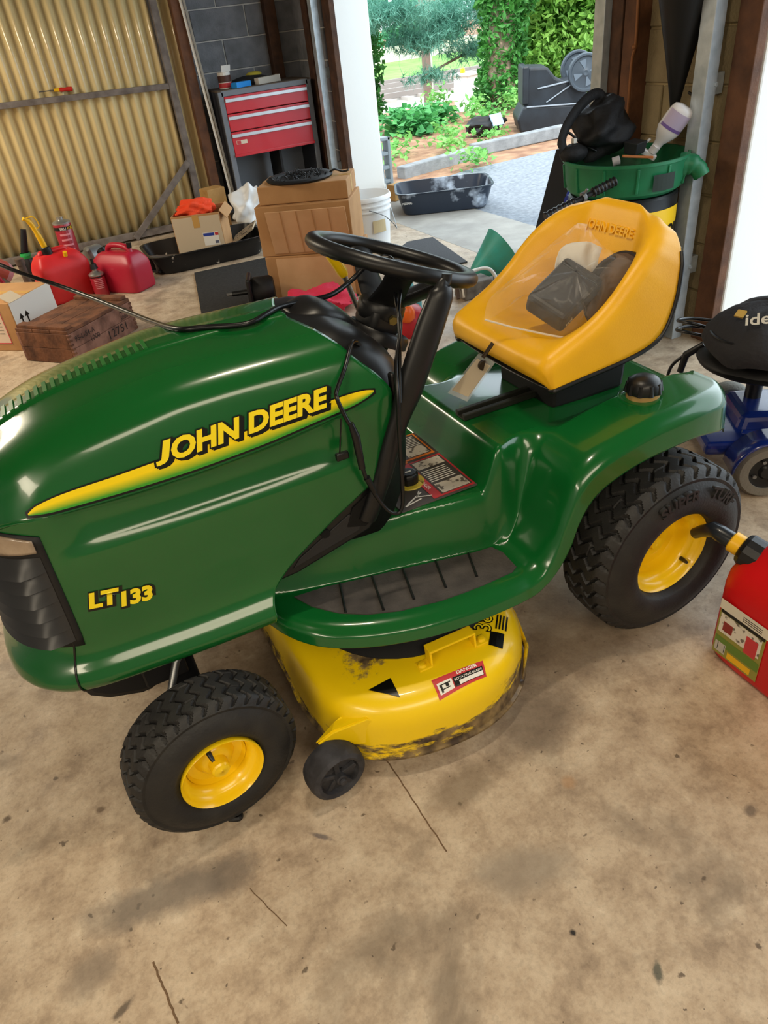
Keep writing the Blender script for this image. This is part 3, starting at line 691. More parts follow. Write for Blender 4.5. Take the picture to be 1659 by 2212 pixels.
# --- wheels
def tyre_mesh(name, R, W, Rr, pitch_n, amp):
    nu, per = pitch_n*12, 12
    prof = []
    hw = W/2
    # (axial, radius): from inner bead over the tread to outer bead
    half = [(0, 1.0), (.18, 1.0), (.34, .995), (.46, .985), (.56, .968), (.64, .945), (.70, .915)]
    a_side = [(.78*1.0, .86), (.88, .80), (.97, .72), (1.0, .64), (.97, .58), (.90, .53), (.84, Rr/R), (.58, Rr*.965/R)]
    ws = np.linspace(-.92, .92, 45)
    P = []
    for i in range(nu):
        th = 2*PI*i/nu; row = []
        for (a, r) in [(-x*hw, q*R) for x, q in a_side[::-1]]: row.append((a, r))
        for u in ws:
            au = abs(u); r = R*(1 - .012*(au/.7)**2 - .085*max(0, (au-.62)/.30)**1.7); ax_ = u*hw*.86
            tri = abs(((u*1.75+.25) % 1.0)-.5)*2
            ph = (i/per + amp*tri) % 1.0
            groove = 1.0 if ph < .25 else 0.0
            # cross sipe
            if abs(u) < .80 and .27 <= ph and ((u*4.2+.1) % 1.0) < .09 and int(i/per+amp*tri) % 3 == 0: groove = max(groove, .6)
            d = .042*R*groove*(1 if au < .84 else max(0, 1-(au-.84)/.06))
            row.append((ax_, r-d))
        for (a, r) in [(x*hw, q*R) for x, q in a_side]: row.append((a, r))
        P.append([(r*math.cos(th), a, r*math.sin(th)) for a, r in row])
    return MB().grid(P, close_u=True).mesh(name, 38)
def rim_prof(Rf, dep):  # (radius, outward distance from flange plane)
    return [(Rf*.96, -.03), (Rf*.985, -.006), (Rf, -.001), (Rf, .004), (Rf*.985, .006), (Rf*.955, .002), (Rf*.93, -.006), (Rf*.90, -.016), (Rf*.86, -.020), (Rf*.80, -.024), (Rf*.755, -.034), (Rf*.74, -.05), (Rf*.735, -dep), (Rf*.69, -dep-.012), (Rf*.55, -dep-.014)]
def wheel(loc, R, W, Rf, mesh, rim_off, dep, hub_prof, steer, side, bolts, stem_ang, lab):
    """wheel group in local axes: the outer face looks along -Y for side=-1"""
    w_ = bpy.data.objects.new('wheel', None); C.objects.link(w_); w_.empty_display_size = .05
    w_.parent = TR; w_.matrix_parent_inverse = TR_INV; w_.location = loc; w_.rotation_euler = (0, 0, steer if side < 0 else PI+steer)
    if lab: w_['label'] = lab
    obj('tyre', mesh, m_rubber, w_)
    rm = obj('rim', MB().lathe(rim_prof(Rf, dep)+hub_prof, (0, -rim_off, 0), (0, -1, 0), 56), m_yellow, w_, smooth=38, solid=.003)
    a = stem_ang
    p = Vector((Rf*.80*math.cos(a), -rim_off+.022, Rf*.80*math.sin(a)))
    obj('valve_stem', MB().tube([p, p+Vector((-.006*math.cos(a), -.018, -.006*math.sin(a))), p+Vector((-.016*math.cos(a), -.030, -.016*math.sin(a)))], [.006,.0055,.004], 10), m_black, w_, smooth=50)
    if bolts:
        bb = MB()
        for k in range(bolts):
            t = 2*PI*k/bolts+.4; c = Vector((Rf*.45*math.cos(t), -rim_off+dep+.012, Rf*.45*math.sin(t))); bb.cyl(c, c+Vector((0, -.012, 0)), .0085, n=6)
        obj('wheel_bolts', bb, m_yellow, w_, bevel=.0015)
    return w_
me_r = tyre_mesh('tyre', .254, .205, .128, 34, .60); me_f = tyre_mesh('tyre', .19, .155, .094, 36, .60)
Rhub = [(.05, -.064), (.046, -.055), (.020, -.053), (.018, -.040), (.0, -.040)]
Fhub = [(.042, -.052), (.037, -.038), (.030, -.030), (.0215, -.029), (.0205, -.004), (.017, -.001), (.0, .0)]
wheel((0, -.3636, .252), .254, .205, .125, me_r, .063, .058, [(.066, -.072), (.050, -.074), (.046, -.058), (.020, -.056), (.018, -.045), (.0, -.045)], 0, -1, 0, -.75, 'rear wheel with yellow rim below the near fender')
wheel((0, .3636, .252), .254, .205, .125, me_r, .063, .058, [(.066, -.072), (.050, -.074), (.0, -.06)], 0, 1, 0, .4, None)
wheel((-1.245, -.345, .1875), .19, .155, .0932, me_f, .070, .040, [(.046, -.054), (.037, -.040), (.030, -.034), (.0215, -.033), (.0205, -.010), (.017, -.006), (.0, -.005)], .0998, -1, 0, 1.75, 'front wheel with yellow rim, zigzag tread and valve stem')
wheel((-1.245, .345, .1875), .19, .155, .0932, me_f, .070, .040, [(.046, -.054), (.037, -.040), (.0205, -.010), (.0, -.005)], .0998, 1, 0, 0, None)
# raised sidewall lettering on the near rear tyre
def arc_text(name, body, R0, a0, size, yy, cx_, cz_, parent, steer=0.0):
    def fn(u, v, z=0):
        a = a0 - u/(R0+.01); r = R0+v
        return Vector((r*math.cos(a), yy-z, r*math.sin(a)))
    return text(name, body, m_rubber, fn, size, parent, .0012, 0, extr=.0045, sub=1)
for o in TR.children:
    if o.name == 'wheel':
        arc_text('tyre_lettering', 'TURF', .182, 1.20, .043, -.0985, 0, 0, o); arc_text('tyre_lettering', 'SUPER', .182, 2.05, .043, -.0985, 0, 0, o)
# --- running gear
part('front_axle', MB().box((-1.245, 0, .235), (.07, .52, .05)).box((-1.245, -.24, .235), (.06, .07, .10)).box((-1.245, .24, .235), (.06, .07, .10)), m_black_matt, bevel=.006)
part('chassis', xz_plate([(-1.485,.43),(-1.472,.345),(-1.452,.292),(-1.415,.262),(-1.345,.238),(-1.305,.238),(-1.285,.42)], .13, .28), m_black_matt, bevel=.02)
part('chassis_rail', MB().box((-.66, .13, .36), (1.3, .05, .10)).box((-.66, -.10, .36), (1.3, .05, .10)).box((-1.28, 0, .33), (.10, .34, .12)), m_black_matt, bevel=.005)
part('tie_rod', MB().tube([(-1.285,-.235,.29),(-1.25,-.20,.345),(-1.18,-.17,.39)], .009, 8).tube([(-1.25,-.17,.34),(-1.08,-.10,.33),(-.95,-.06,.37)], .007, 8), m_steel, smooth=50)
part('transaxle', MB().box((-.02, 0, .27), (.25, .44, .14)), m_black_matt, bevel=.03, seg=3)
# --- mower deck
DC = Vector((-.70, -.16))
dk = [(-.995,-.10),(-.998,-.20),(-.988,-.30),(-.955,-.395),(-.90,-.452),(-.82,-.490),(-.72,-.508),(-.62,-.505),(-.53,-.472),(-.46,-.415),(-.42,-.345),(-.405,-.25),(-.41,-.12),(-.42,.0),(-.42,.25),(-.50,.42),(-.72,.46),(-.90,.40),(-.99,.25),(-.995,.05)]
def closed(pts, n=8):
    P = [Vector((x, y, 0)) for x, y in pts]; m = len(P); out = []
    for i in range(m):
        p0, p1, p2, p3 = P[i-1], P[i], P[(i+1) % m], P[(i+2) % m]
        for k in range(n):
            t = k/n; out.append(.5*((2*p1)+(p2-p0)*t+(2*p0-5*p1+4*p2-p3)*t*t+(3*p1-p0-3*p2+p3)*t**3))
    return out
out = closed(dk); P = []
ctr = Vector((-.70, -.06, 0))
for f, z in ((.02,.20),(.30,.20),(.42,.196),(.46,.205),(.52,.213),(.62,.215),(.78,.213),(.88,.208),(.935,.199),(.968,.184),(.988,.163),(.996,.14),(1.0,.11),(1.006,.075),(1.010,.062),(1.028,.058),(1.028,.052)):
    P.append([tuple(ctr+(p-ctr)*f+Vector((0, 0, z))) for p in out])
def deck_material():
    m = mat('deck_yellow', '#f2cd0c', rough=.33, coat=.25)
    nt, b = nodes_of(m); N = nt.nodes.new; L = nt.links.new
    tc = N('ShaderNodeTexCoord'); sp_ = N('ShaderNodeSeparateXYZ'); L(tc.outputs['Object'], sp_.inputs[0])
    mp = N('ShaderNodeMapping'); mp.inputs['Scale'].default_value = (9, 9, 30); L(tc.outputs['Object'], mp.inputs[0])
    n1 = N('ShaderNodeTexNoise'); n1.inputs['Scale'].default_value = 1.0; n1.inputs['Detail'].default_value = 8; n1.inputs['Roughness'].default_value = .68; L(mp.outputs[0], n1.inputs[0])
    # dirt and bare metal along the bottom of the skirt
    mr = N('ShaderNodeMapRange'); mr.inputs[1].default_value = .052; mr.inputs[2].default_value = .150; mr.inputs[3].default_value = .30; mr.inputs[4].default_value = -.14; L(sp_.outputs['Z'], mr.inputs[0])
    xr = N('ShaderNodeMapRange'); xr.inputs[1].default_value = -.95; xr.inputs[2].default_value = -.50; xr.inputs[3].default_value = -.06; xr.inputs[4].default_value = .10; L(sp_.outputs['X'], xr.inputs[0])
    ad = N('ShaderNodeMath'); ad.operation = 'ADD'; L(n1.outputs['Fac'], ad.inputs[0]); L(mr.outputs[0], ad.inputs[1])
    ad2 = N('ShaderNodeMath'); ad2.operation = 'ADD'; L(ad.outputs[0], ad2.inputs[0]); L(xr.outputs[0], ad2.inputs[1])
    rp = N('ShaderNodeValToRGB'); e = rp.color_ramp.elements; e[0].position = .60; e[0].color = (0,0,0,1); e[1].position = .70; e[1].color = (1,1,1,1); L(ad2.outputs[0], rp.inputs[0])
    n2 = N('ShaderNodeTexNoise'); n2.inputs['Scale'].default_value = 30; L(tc.outputs['Object'], n2.inputs[0])
    dr = N('ShaderNodeValToRGB'); dr.color_ramp.elements[0].color = lin('#3d2f22'); dr.color_ramp.elements[1].color = lin('#8a744c'); dr.color_ramp.elements[0].position = .35; dr.color_ramp.elements[1].position = .65; L(n2.outputs['Fac'], dr.inputs[0])
    # grass dirt round the belt cover
    ds = N('ShaderNodeVectorMath'); ds.operation = 'DISTANCE'; L(tc.outputs['Object'], ds.inputs[0]); ds.inputs[1].default_value = (-.84, -.29, .215)
    dm = N('ShaderNodeMapRange'); dm.inputs[1].default_value = .02; dm.inputs[2].default_value = .13; dm.inputs[3].default_value = .20; dm.inputs[4].default_value = -.25; L(ds.outputs['Value'], dm.inputs[0])
    n3 = N('ShaderNodeTexNoise'); n3.inputs['Scale'].default_value = 24; n3.inputs['Detail'].default_value = 8; n3.inputs['Roughness'].default_value = .75; L(tc.outputs['Object'], n3.inputs[0])
    a3 = N('ShaderNodeMath'); a3.operation = 'ADD'; L(n3.outputs['Fac'], a3.inputs[0]); L(dm.outputs[0], a3.inputs[1])
    r3 = N('ShaderNodeValToRGB'); r3.color_ramp.elements[0].position = .55; r3.color_ramp.elements[1].position = .68; L(a3.outputs[0], r3.inputs[0])
    mxm = N('ShaderNodeMath'); mxm.operation = 'MAXIMUM'; L(rp.outputs['Color'], mxm.inputs[0]); L(r3.outputs['Color'], mxm.inputs[1])
    mx = N('ShaderNodeMix'); mx.data_type = 'RGBA'; L(mxm.outputs[0], mx.inputs[0]); mx.inputs[6].default_value = lin('#f2cd0c'); L(dr.outputs['Color'], mx.inputs[7])
    L(mx.outputs[2], b.inputs['Base Color'])
    ra = N('ShaderNodeMapRange'); ra.inputs[3].default_value = .33; ra.inputs[4].default_value = .8; L(mxm.outputs[0], ra.inputs[0]); L(ra.outputs[0], b.inputs['Roughness'])
    return m
m_deck = deck_material()
deck = part('mower_deck', MB().grid(P, close_v=True), m_deck, smooth=55)
deck_z = lambda: .215
part('belt_cover', MB().lathe([(.0,.055),(.07,.055),(.085,.05),(.15,.034),(.22,.018),(.248,.004),(.252,-.02)], (-.66,-.125,.214), (0,0,1), 40), m_black_matt, parent=deck, smooth=45)
def dbox(name, c, size, rz, m): return part(name, MB().box(c, size, Matrix.Rotation(rz, 3, 'Z')), m, parent=deck)
HA = Vector((-.712,-.400,.21)); HB = Vector((-.592,-.402,.21)); hd = (HB-HA)
hu = hd.normalized(); hh_ = MB()
for q in (HA, HB): hh_.bar(q+Vector((0,.004,-.01)), q+Vector((0,.010,.042)), .030, .006, tuple(hu))
hh_.bar(HA-hu*.003+Vector((0,.010,.042)), HB+hu*.003+Vector((0,.010,.042)), .032, .007)
hh_.bar(HA-hu*.035+Vector((0,.004,.003)), HA+Vector((0,.004,.003)), .032, .006).bar(HB+hu*.035+Vector((0,.004,.003)), HB+Vector((0,.004,.003)), .032, .006)
part('deck_handle', hh_, m_yellow, parent=deck, bevel=.0025)
for q in (HA-hu*.022, HB+hu*.022): part('handle_bolt', MB().lathe([(0,.007),(.008,.006),(.011,0)], q+Vector((0,.004,.006)), (0,0,1), 14), m_yellow, parent=deck, smooth=40)
# danger label, arrow, model mark, laid on the rounded deck top
_DF = [.02,.30,.42,.46,.52,.62,.78,.88,.935,.968,.988,.996,1.0]; _DZ = [.20,.20,.196,.205,.213,.215,.213,.208,.199,.184,.163,.14,.11]
_oa = np.array([math.atan2(p.y-ctr.y, p.x-ctr.x) for p in out]); _or = np.array([(p-ctr).length for p in out]); _k = np.argsort(_oa)
def deck_z(x, y):
    a = math.atan2(y-ctr.y, x-ctr.x); return float(np.interp(math.hypot(x-ctr.x, y-ctr.y)/np.interp(a, _oa[_k], _or[_k], period=2*PI), _DF, _DZ))
def deck_patch(P4, n=10, dz=.0015):
    A, B, C_, D = [Vector(p) for p in P4]; rows = []
    for i in range(n+1):
        f = i/n; r = []
        for j2 in range(n+1):
            g = j2/n; p = A.lerp(B, f).lerp(D.lerp(C_, f), g); r.append((p.x, p.y, deck_z(p.x, p.y)+dz))
        rows.append(r)
    return MB().grid(rows)
LQ = [Vector(p) for p in ((-.741,-.489),(-.611,-.485),(-.600,-.452),(-.736,-.444))]
def lq(a, b): return LQ[0].lerp(LQ[1], a).lerp(LQ[3].lerp(LQ[2], a), b)
def lab(name, m, a0, a1, b0, b1, dz): return part(name, deck_patch([lq(a0,b0), lq(a1,b0), lq(a1,b1), lq(a0,b1)], 8, dz), m, parent=deck)
lab('danger_label', m_red, 0, 1, 0, 1, .0016); lab('label_picture', m_white, .05, .34, .12, .68, .0024); lab('label_field', m_decal_black, .36, .96, .12, .66, .0024); lab('label_strip', m_white, .46, .95, .14, .36, .0030)
def lfn(a0, b0, s_): 
    L = (LQ[1]-LQ[0]).length; H = (LQ[3]-LQ[0]).length
    def f(u, v, z=0):
        p = lq(a0+u/L, b0+v/H); return Vector((p.x, p.y, deck_z(p.x, p.y)+s_))
    return f
text('label_lettering', 'DANGER', m_white, lfn(.46, .74, .0026), .013, deck, .0004); text('label_lettering', 'ROTATING BLADE', m_white, lfn(.38, .42, .0032), .0088, deck, .0001)
for a0, a1, b0, b1 in ((.08,.30,.50,.56),(.10,.28,.26,.31),(.09,.13,.16,.50),(.20,.26,.34,.50)): lab('label_mark', m_decal_black, a0, a1, b0, b1, .003)
part('arrow_decal', deck_patch([(-.876,-.392),(-.820,-.446),(-.8175,-.418),(-.815,-.390)], 8), m_decal_black, parent=deck)
MO = Vector((-.545,-.418)); MU = Vector((.070,.085)).normalized(); MV = Vector((-MU.y, MU.x))
def mfn(o, s_): return lambda u, v, z=0: (lambda p: Vector((p.x, p.y, deck_z(p.x, p.y)+s_)))(o+MU*u+MV*v)
text('deck_size', '38', m_decal_black, mfn(MO+MU*.028+MV*.012, .0016), .062, deck, .0022, sub=1); text('deck_size_fill', '38', m_decal_yellow, mfn(MO+MU*.028+MV*.012, .0024), .062, deck, -.0008, sub=1)
def mq(a0, a1, b0, b1): return [MO+MU*a0+MV*b0, MO+MU*a1+MV*b0, MO+MU*a1+MV*b1, MO+MU*a0+MV*b1]
part('deck_mark', deck_patch(mq(-.012, .034, -.022, .012), 4), m_decal_black, parent=deck)
for k in range(4): part('mark_line', deck_patch(mq(.045, .095, -.002-.008*k, .002-.008*k), 4), m_decal_black, parent=deck)
# front bracket with the gauge wheel
part('wheel_bracket', MB().prism([(-1.022,.130),(-.985,.158),(-.905,.178),(-.895,.170),(-.895,.098),(-.93,.098),(-1.01,.113)], .006, Matrix(((1,0,0,0),(-.28,0,-1,-.690),(0,1,0,0),(0,0,0,1)))), m_deck, parent=deck, bevel=.002)
part('bracket_top', MB().add([(-1.025,-.404,.134),(-.985,-.415,.161),(-.905,-.437,.179),(-.875,-.41,.180),(-.90,-.385,.178),(-.97,-.392,.158)], [(0,1,2,3,4,5)]), m_deck, parent=deck, solid=.004)
gw = part('gauge_wheel', MB().lathe([(.026,-.030),(.058,-.034),(.067,-.028),(.071,-.012),(.071,.012),(.067,.028),(.058,.034),(.050,.030),(.046,.018),(.018,.018)], (-1.006,-.444,.071), (.12,-1,0), 36), mat('worn_black_plastic', '#26262a', rough=.7, noise=('#3b3b40', 30, .4, .7), bump=(80,.2)), parent=deck, smooth=40)
gs = MB()
for k in range(5):
    a = 2*PI*k/5+.3; gs.bar(Vector((-1.006,-.464,.071)), Vector((-1.006+.048*math.cos(a),-.464,.071+.048*math.sin(a))), .012, .012, (0,1,0))
gs.cyl((-1.006,-.437,.071), (-1.002,-.484,.071), .013, n=14); gs.cyl((-1.002,-.484,.071), (-1.001,-.492,.071), .008, n=12)
o = obj('wheel_spokes', gs, MATS['worn_black_plastic'], deck, bevel=.002)
part('chute_flap', MB().tube([(-.395,-.16,.15),(-.405,-.30,.135),(-.435,-.40,.115),(-.49,-.462,.09)], [.012,.016,.016,.010], 8, flat=.35), m_deck, parent=deck, smooth=50)

# ------------------------------------------------------------------ back wall: corrugated panel, posts, boards
Rz = lambda a: Matrix.Rotation(a, 3, 'Z')
m_fibre = mat('amber_fibreglass', '#cfba88', rough=.22, coat=.6, noise=('#e0cf9e', 1.2, .35, .7, 3), trans=.0)
m_rail = mat('weathered_rail', '#7d746e', rough=.75, noise=('#5b524c', 12, .35, .7, 6), bump=(70, .3))
CP = thing('corrugated_panel', 'large amber corrugated fibreglass panel in a weathered timber frame against the back wall', 'panel', (-.9, 5.76, 0))
def corr(x0, x1, y, z0, z1, per=.092, amp=.024, dirx=1):
    n = int((x1-x0)/per*12); P = []
    for i in range(n+1):
        x = x0+(x1-x0)*i/n; yy = y-amp*math.sin(2*PI*x/per)
        P.append([(x, yy, z0), (x, yy, (z0+z1)/2), (x, yy, z1)])
    return MB().grid(P)
obj('corrugated_sheet', corr(-1.9, 1.16, 0, .05, 2.5), m_fibre, CP, smooth=60, solid=.003)
obj('corrugated_sheet', corr(1.215, 1.335, -.01, .04, 2.5), m_fibre, CP, smooth=60, solid=.003)
obj('middle_rail', MB().bar((-1.9, -.045, 1.222), (1.155, -.045, 1.150), .05, .044), m_rail, CP, bevel=.003)
obj('bottom_rail', MB().box((-.35, -.045, .045), (3.1, .05, .055)), m_rail, CP, bevel=.003)
obj('stile', MB().box((1.185, -.045, 1.27), (.058, .055, 2.5)), m_rail, CP, bevel=.003)
obj('corner_brace', MB().bar((.53, -.075, .02), (1.165, -.075, .56), .02, .055, (0, 0, 1)), m_rail, CP, bevel=.003)
sd = thing('screwdriver', 'red and yellow handled screwdriver lying on the middle rail of the corrugated panel', 'screwdriver', (-.62, 5.715, 1.234), rot=(0, .055, 0))
obj('handle', MB().lathe([(0,-.001),(.012,0),(.017,.02),(.013,.045),(.017,.07),(.016,.10),(0,.105)], (0,0,.0), (1,0,0), 12), mat('red_plastic', '#c0281f', rough=.35), sd, smooth=50)
obj('collar', MB().cyl((-.04,0,0), (0,0,0), .011, .014, 10), mat('yellow_plastic', '#e8b213', rough=.35), sd)
obj('blade', MB().cyl((-.155,0,-.004), (-.04,0,0), .004, n=8), m_steel, sd)
po = obj('timber_post', MB().box((.452, 5.675, 1.4), (.085, .09, 2.8)), m_wood_brown, bevel=.004); tag(po, 'brown timber post standing between the corrugated panel and the tool cabinet', 'post')
for (x0, x1, y, wd, m, lab) in ((.530, .572, 5.62, .022, m_white, 'thin white board leaning beside the brown post, nearest the panel'), (.552, .592, 5.60, .018, mat('grey_board', '#8b867c', rough=.8), 'thin grey board leaning against the tool cabinet side')):
    o = obj('leaning_board', MB().bar((x0-.05, y, 1.9), (x1, y-.06, .0), wd, .012, (0, 1, 0)), m, bevel=.002); tag(o, lab, 'board')
wb = obj('wood_block', MB().box((.33, 5.30, .19), (.17, .16, .38), Rz(.2)), mat('raw_pine', '#b98f52', rough=.7, noise=('#9c7440', 9, .35, .7)), bevel=.004)
tag(wb, 'upright raw pine wood block behind the box with the orange cloth', 'wood block')
# ------------------------------------------------------------------ tool cabinet
m_cab = mat('cabinet_grey', '#6f747c', rough=.45); m_cabside = mat('cabinet_dark', '#33343a', rough=.5); m_red_cab = mat('drawer_red', '#c31f2c', rough=.32, coat=.3); m_alu = mat('drawer_trim', '#c9ccd2', rough=.35, metal=.5)
TC = thing('tool_cabinet', 'grey roller tool cabinet with three red drawers in the far corner', 'tool cabinet', (1.033, 5.72, 0))
def cb(name, c, s, m, p=None, **k): return obj(name, MB().box(c, s), m, p or TC, **k)
cb('side_panel', (-.418, 0, .58), (.018, .44, .96), m_cabside, bevel=.003); cb('side_panel', (.418, 0, .58), (.018, .44, .96), m_cabside, bevel=.003)
cb('top', (0, 0, 1.06), (.853, .45, .022), mat('cabinet_top', '#4a4038', rough=.8, noise=('#6a5a48', 12, .35, .7)), bevel=.004)
cb('back_panel', (0, .21, .58), (.83, .012, .96), mat('cabinet_inside', '#7d828a', rough=.5))
cb('bottom_shelf', (0, 0, .14), (.83, .44, .03), m_cab)
for sx_ in (-1, 1): cb('front_stile', (sx_*.405, -.222, .56), (.046, .02, 1.0), m_cab, bevel=.003)
cb('top_rail', (0, -.222, 1.045), (.80, .02, .042), m_cab, bevel=.003)
cb('inner_divider', (.05, -.05, .36), (.02, .30, .42), mat('dark_void', '#1b1c1e', rough=.8))
for z0, z1, tr in ((.895, 1.022, .972), (.755, .888, .845), (.565, .748, .785) if False else (.555, .748, .722)):
    d = cb('drawer', (0, -.226, (z0+z1)/2), (.762, .022, z1-z0), m_red_cab, bevel=.004)
    cb('drawer_trim', (0, -.243, z1-.030), (.758, .016, .026), m_alu, d, bevel=.003)
    if z0 < .6:
        cb('name_plate', (-.300, -.239, .665), (.100, .004, .030), mat('plate_cream', '#d8c9b4', rough=.5), d); cb('plate_mark', (-.328, -.2415, .665), (.036, .003, .026), m_red, d); 
        cb('lower_lip', (0, -.240, .562), (.77, .020, .022), m_red_cab, d, bevel=.003)
for sx_ in (-1, 1):
    for sy_ in (-1, 1): obj('caster', MB().lathe([(0,-.016),(.045,-.014),(.05,0),(.045,.014),(0,.016)], (sx_*.37, sy_*.17, .05), (1,0,0), 18), m_black, TC, smooth=40).data.update()
# things on and in the cabinet
cn = thing('paper_carton', 'white and brown torn-topped carton on the left end of the tool cabinet', 'carton', (.735, 5.66, 1.071), .3)
obj('body', MB().prism([(math.cos(a)*.055, math.sin(a)*.055) for a in np.linspace(0, 2*PI, 15)[:-1]], .125), mat('carton_white', '#d9d5cd', rough=.6), cn, bevel=.003)
obj('band', MB().lathe([(.0565,.05),(.0565,.10)], (0,0,0), (0,0,1), 28), mat('carton_brown', '#4b2c22', rough=.6), cn); obj('band_red', MB().lathe([(.0568,.01),(.0568,.045)], (0,0,0), (0,0,1), 28), m_red, cn)
obj('torn_flap', MB().box((.0, -.05, .15), (.09, .006, .05), Matrix.Rotation(.3, 3, 'X')), MATS['carton_white'], cn)
bb_ = obj('blue_box', MB().box((.845, 5.56, 1.092), (.17, .075, .042), Rz(.45)), mat('box_blue', '#1887d8', rough=.4), bevel=.003); tag(bb_, 'small bright blue box on the front edge of the tool cabinet', 'box')
wt = thing('white_box', 'long white paper box lying at the right on top of the tool cabinet', 'box', (1.10, 5.60, 1.071), .35)
obj('body', MB().box((0, 0, .025), (.24, .06, .05)), mat('carton_grey', '#b9b2a6', rough=.6), wt, bevel=.003); obj('end_flap', MB().box((.122, 0, .025), (.006, .062, .056)), m_white, wt)
ht = obj('dark_cloth', MB().sphere((1.0, 5.78, 1.085), 1.0, 20, 10, (.20, .10, .055)), mat('dark_fabric', '#1b1a1a', rough=.9, bump=(30, .6)), smooth=60); tag(ht, 'crumpled dark cloth behind the boxes on top of the tool cabinet', 'cloth')
yl = obj('yellow_rag', MB().sphere((1.05, 5.80, 1.142), 1.0, 14, 8, (.075, .05, .022)), mat('rag_yellow', '#b6a73a', rough=.9), smooth=60); tag(yl, 'yellow-green rag lying on the dark cloth on the tool cabinet', 'rag')
ns = MB(); r_ = random.Random(3)
for k in range(260):
    a = r_.uniform(0, 2*PI); rr = .12*math.sqrt(r_.random()); p = Vector((.83+rr*math.cos(a)*1.1, 5.52+rr*math.sin(a)*.6, .16+.10*(1-rr/.12)*r_.random())); d = Vector((r_.uniform(-1,1), r_.uniform(-1,1), r_.uniform(-.3,.6))).normalized()*r_.uniform(.03,.07)
    ns.bar(p, p+d, .003, .003)
o = obj('nest_debris', ns, mat('straw_brown', '#4d3528', rough=.9), kind='stuff'); tag(o, 'dark heap of twigs on the bottom shelf of the tool cabinet', 'nest')

# ------------------------------------------------------------------ left side clutter
m_card = mat('cardboard', '#b98d5e', rough=.8, noise=('#a87c4f', 6, .35, .7, 6), bump=(120, .08))
m_card_in = mat('cardboard_inside', '#cfa67c', rough=.85, noise=('#bd9468', 5, .35, .7))
m_card_pale = mat('cardboard_pale', '#c8b79c', rough=.8)
m_tape = mat('parcel_tape', '#c79a55', rough=.25)
m_redcan = mat('fuel_red', '#d4262a', rough=.42, noise=('#bd1f22', 5, .35, .7), bump=(140, .06))
m_redcan_dk = mat('fuel_dark_red', '#a81c33', rough=.38, bump=(140, .06))
m_tub = mat('tub_black', '#17191d', rough=.35, noise=('#262a30', 10, .4, .7))
def carton(name, label, loc, rz, wd, dp, h, group=None, wall=.006, open_top=False, m=None, tape=True):
    m = m or m_card
    t = thing(name, label, 'box', loc, rz, group)
    if open_top:
        b = MB()
        for c, s in (((0,-dp/2,h/2),(wd,wall,h)), ((0,dp/2,h/2),(wd,wall,h)), ((-wd/2,0,h/2),(wall,dp,h)), ((wd/2,0,h/2),(wall,dp,h)), ((0,0,wall/2),(wd,dp,wall))): b.box(c, s)
        obj('body', b, m, t, bevel=.002, seg=1)
    else:
        obj('body', MB().box((0,0,h/2), (wd,dp,h)), m, t, bevel=.005)
        if tape: obj('tape', MB().box((0,0,h+.0006), (wd*1.002,.05,.001)).box((-wd/2-.0006,0,h-.05), (.001,.05,.10)).box((wd/2+.0006,0,h-.05), (.001,.05,.10)), m_tape, t)
    return t
def gas_can(name, label, loc, rz, L, Wd, H, m, spout, hh=1.0):
    t = thing(name, label, 'fuel can', loc, rz); P = []
    for f, sx_, sy_, dx in ((0,.93,.92,0),(.02,.98,.97,0),(.06,1,1,0),(.62,1,1,0),(.72,.985,.96,0),(.81,.93,.86,-.008),(.89,.84,.72,-.015),(.955,.76,.62,-.02),(.99,.66,.50,-.02),(1.0,.50,.36,-.02),(1.005,.02,.02,-.02)):
        row = []
        for a in np.linspace(0, 2*PI, 41)[:-1]:
            c, s_ = math.cos(a), math.sin(a); row.append((dx*L+L/2*sx_*np.sign(c)*abs(c)**.32, Wd/2*sy_*np.sign(s_)*abs(s_)**.32, f*H*.86))
        P.append(row)
    P.insert(0, [(0,0,0)]*40)
    obj('body', MB().grid(P, close_v=True), m, t, smooth=45)
    zt = H*.86
    obj('handle', MB().tube(cr([(-L*.34,0,zt-.05),(-L*.30,0,zt+.01*hh),(-L*.18,0,zt+.035*hh),(L*.05,0,zt+.04*hh),(L*.18,0,zt+.02*hh),(L*.22,0,zt-.04)], 5), .019, 12, flat=1.2), m, t, smooth=50)
    return t, zt
# wooden crate, stencilled
m_crate = mat('crate_wood', '#74492f', rough=.75, noise=('#47291a', 11, .38, .66, 9), bump=(60, .4), coords='Object')
m_crate_side = mat('crate_side', '#8a6252', rough=.75, noise=('#543529', 10, .40, .68, 9), bump=(60, .4))
m_ink = mat('stencil_ink', '#2a1d17', rough=.8)
CA = math.atan2(.371, .415); cN = Vector((-1.219, 2.863)); ux = Vector((math.cos(CA), math.sin(CA))); uy = Vector((-ux.y, ux.x))
cc = cN + ux*.278 + uy*.20
cr_ = thing('wooden_crate', 'old brown wooden crate stencilled 12751 with a battened lid on the floor', 'crate', (cc.x, cc.y, 0), CA)
CW, CD, CH = .556, .40, .178
for k in range(2):
    obj('side_board', MB().box((0, -CD/2+.009, CH*(.25+.5*k)+.002), (CW, .018, CH*.5-.002)), m_crate_side, cr_, bevel=.002); obj('side_board', MB().box((0, CD/2-.009, CH*(.25+.5*k)), (CW, .018, CH*.5-.002)), m_crate_side, cr_, bevel=.002)
    for sx_ in (-1, 1): obj('end_board', MB().box((sx_*(CW/2-.009), 0, CH*(.25+.5*k)+.002), (.020, CD-.036, CH*.5-.002)), m_crate, cr_, bevel=.002)
for k in range(7):
    for sx_ in (-1, 1): obj('finger_joint', MB().box((sx_*(CW/2-.009), -CD/2+.008, .014+k*.0255), (.021, .020, .012)), m_crate, cr_)
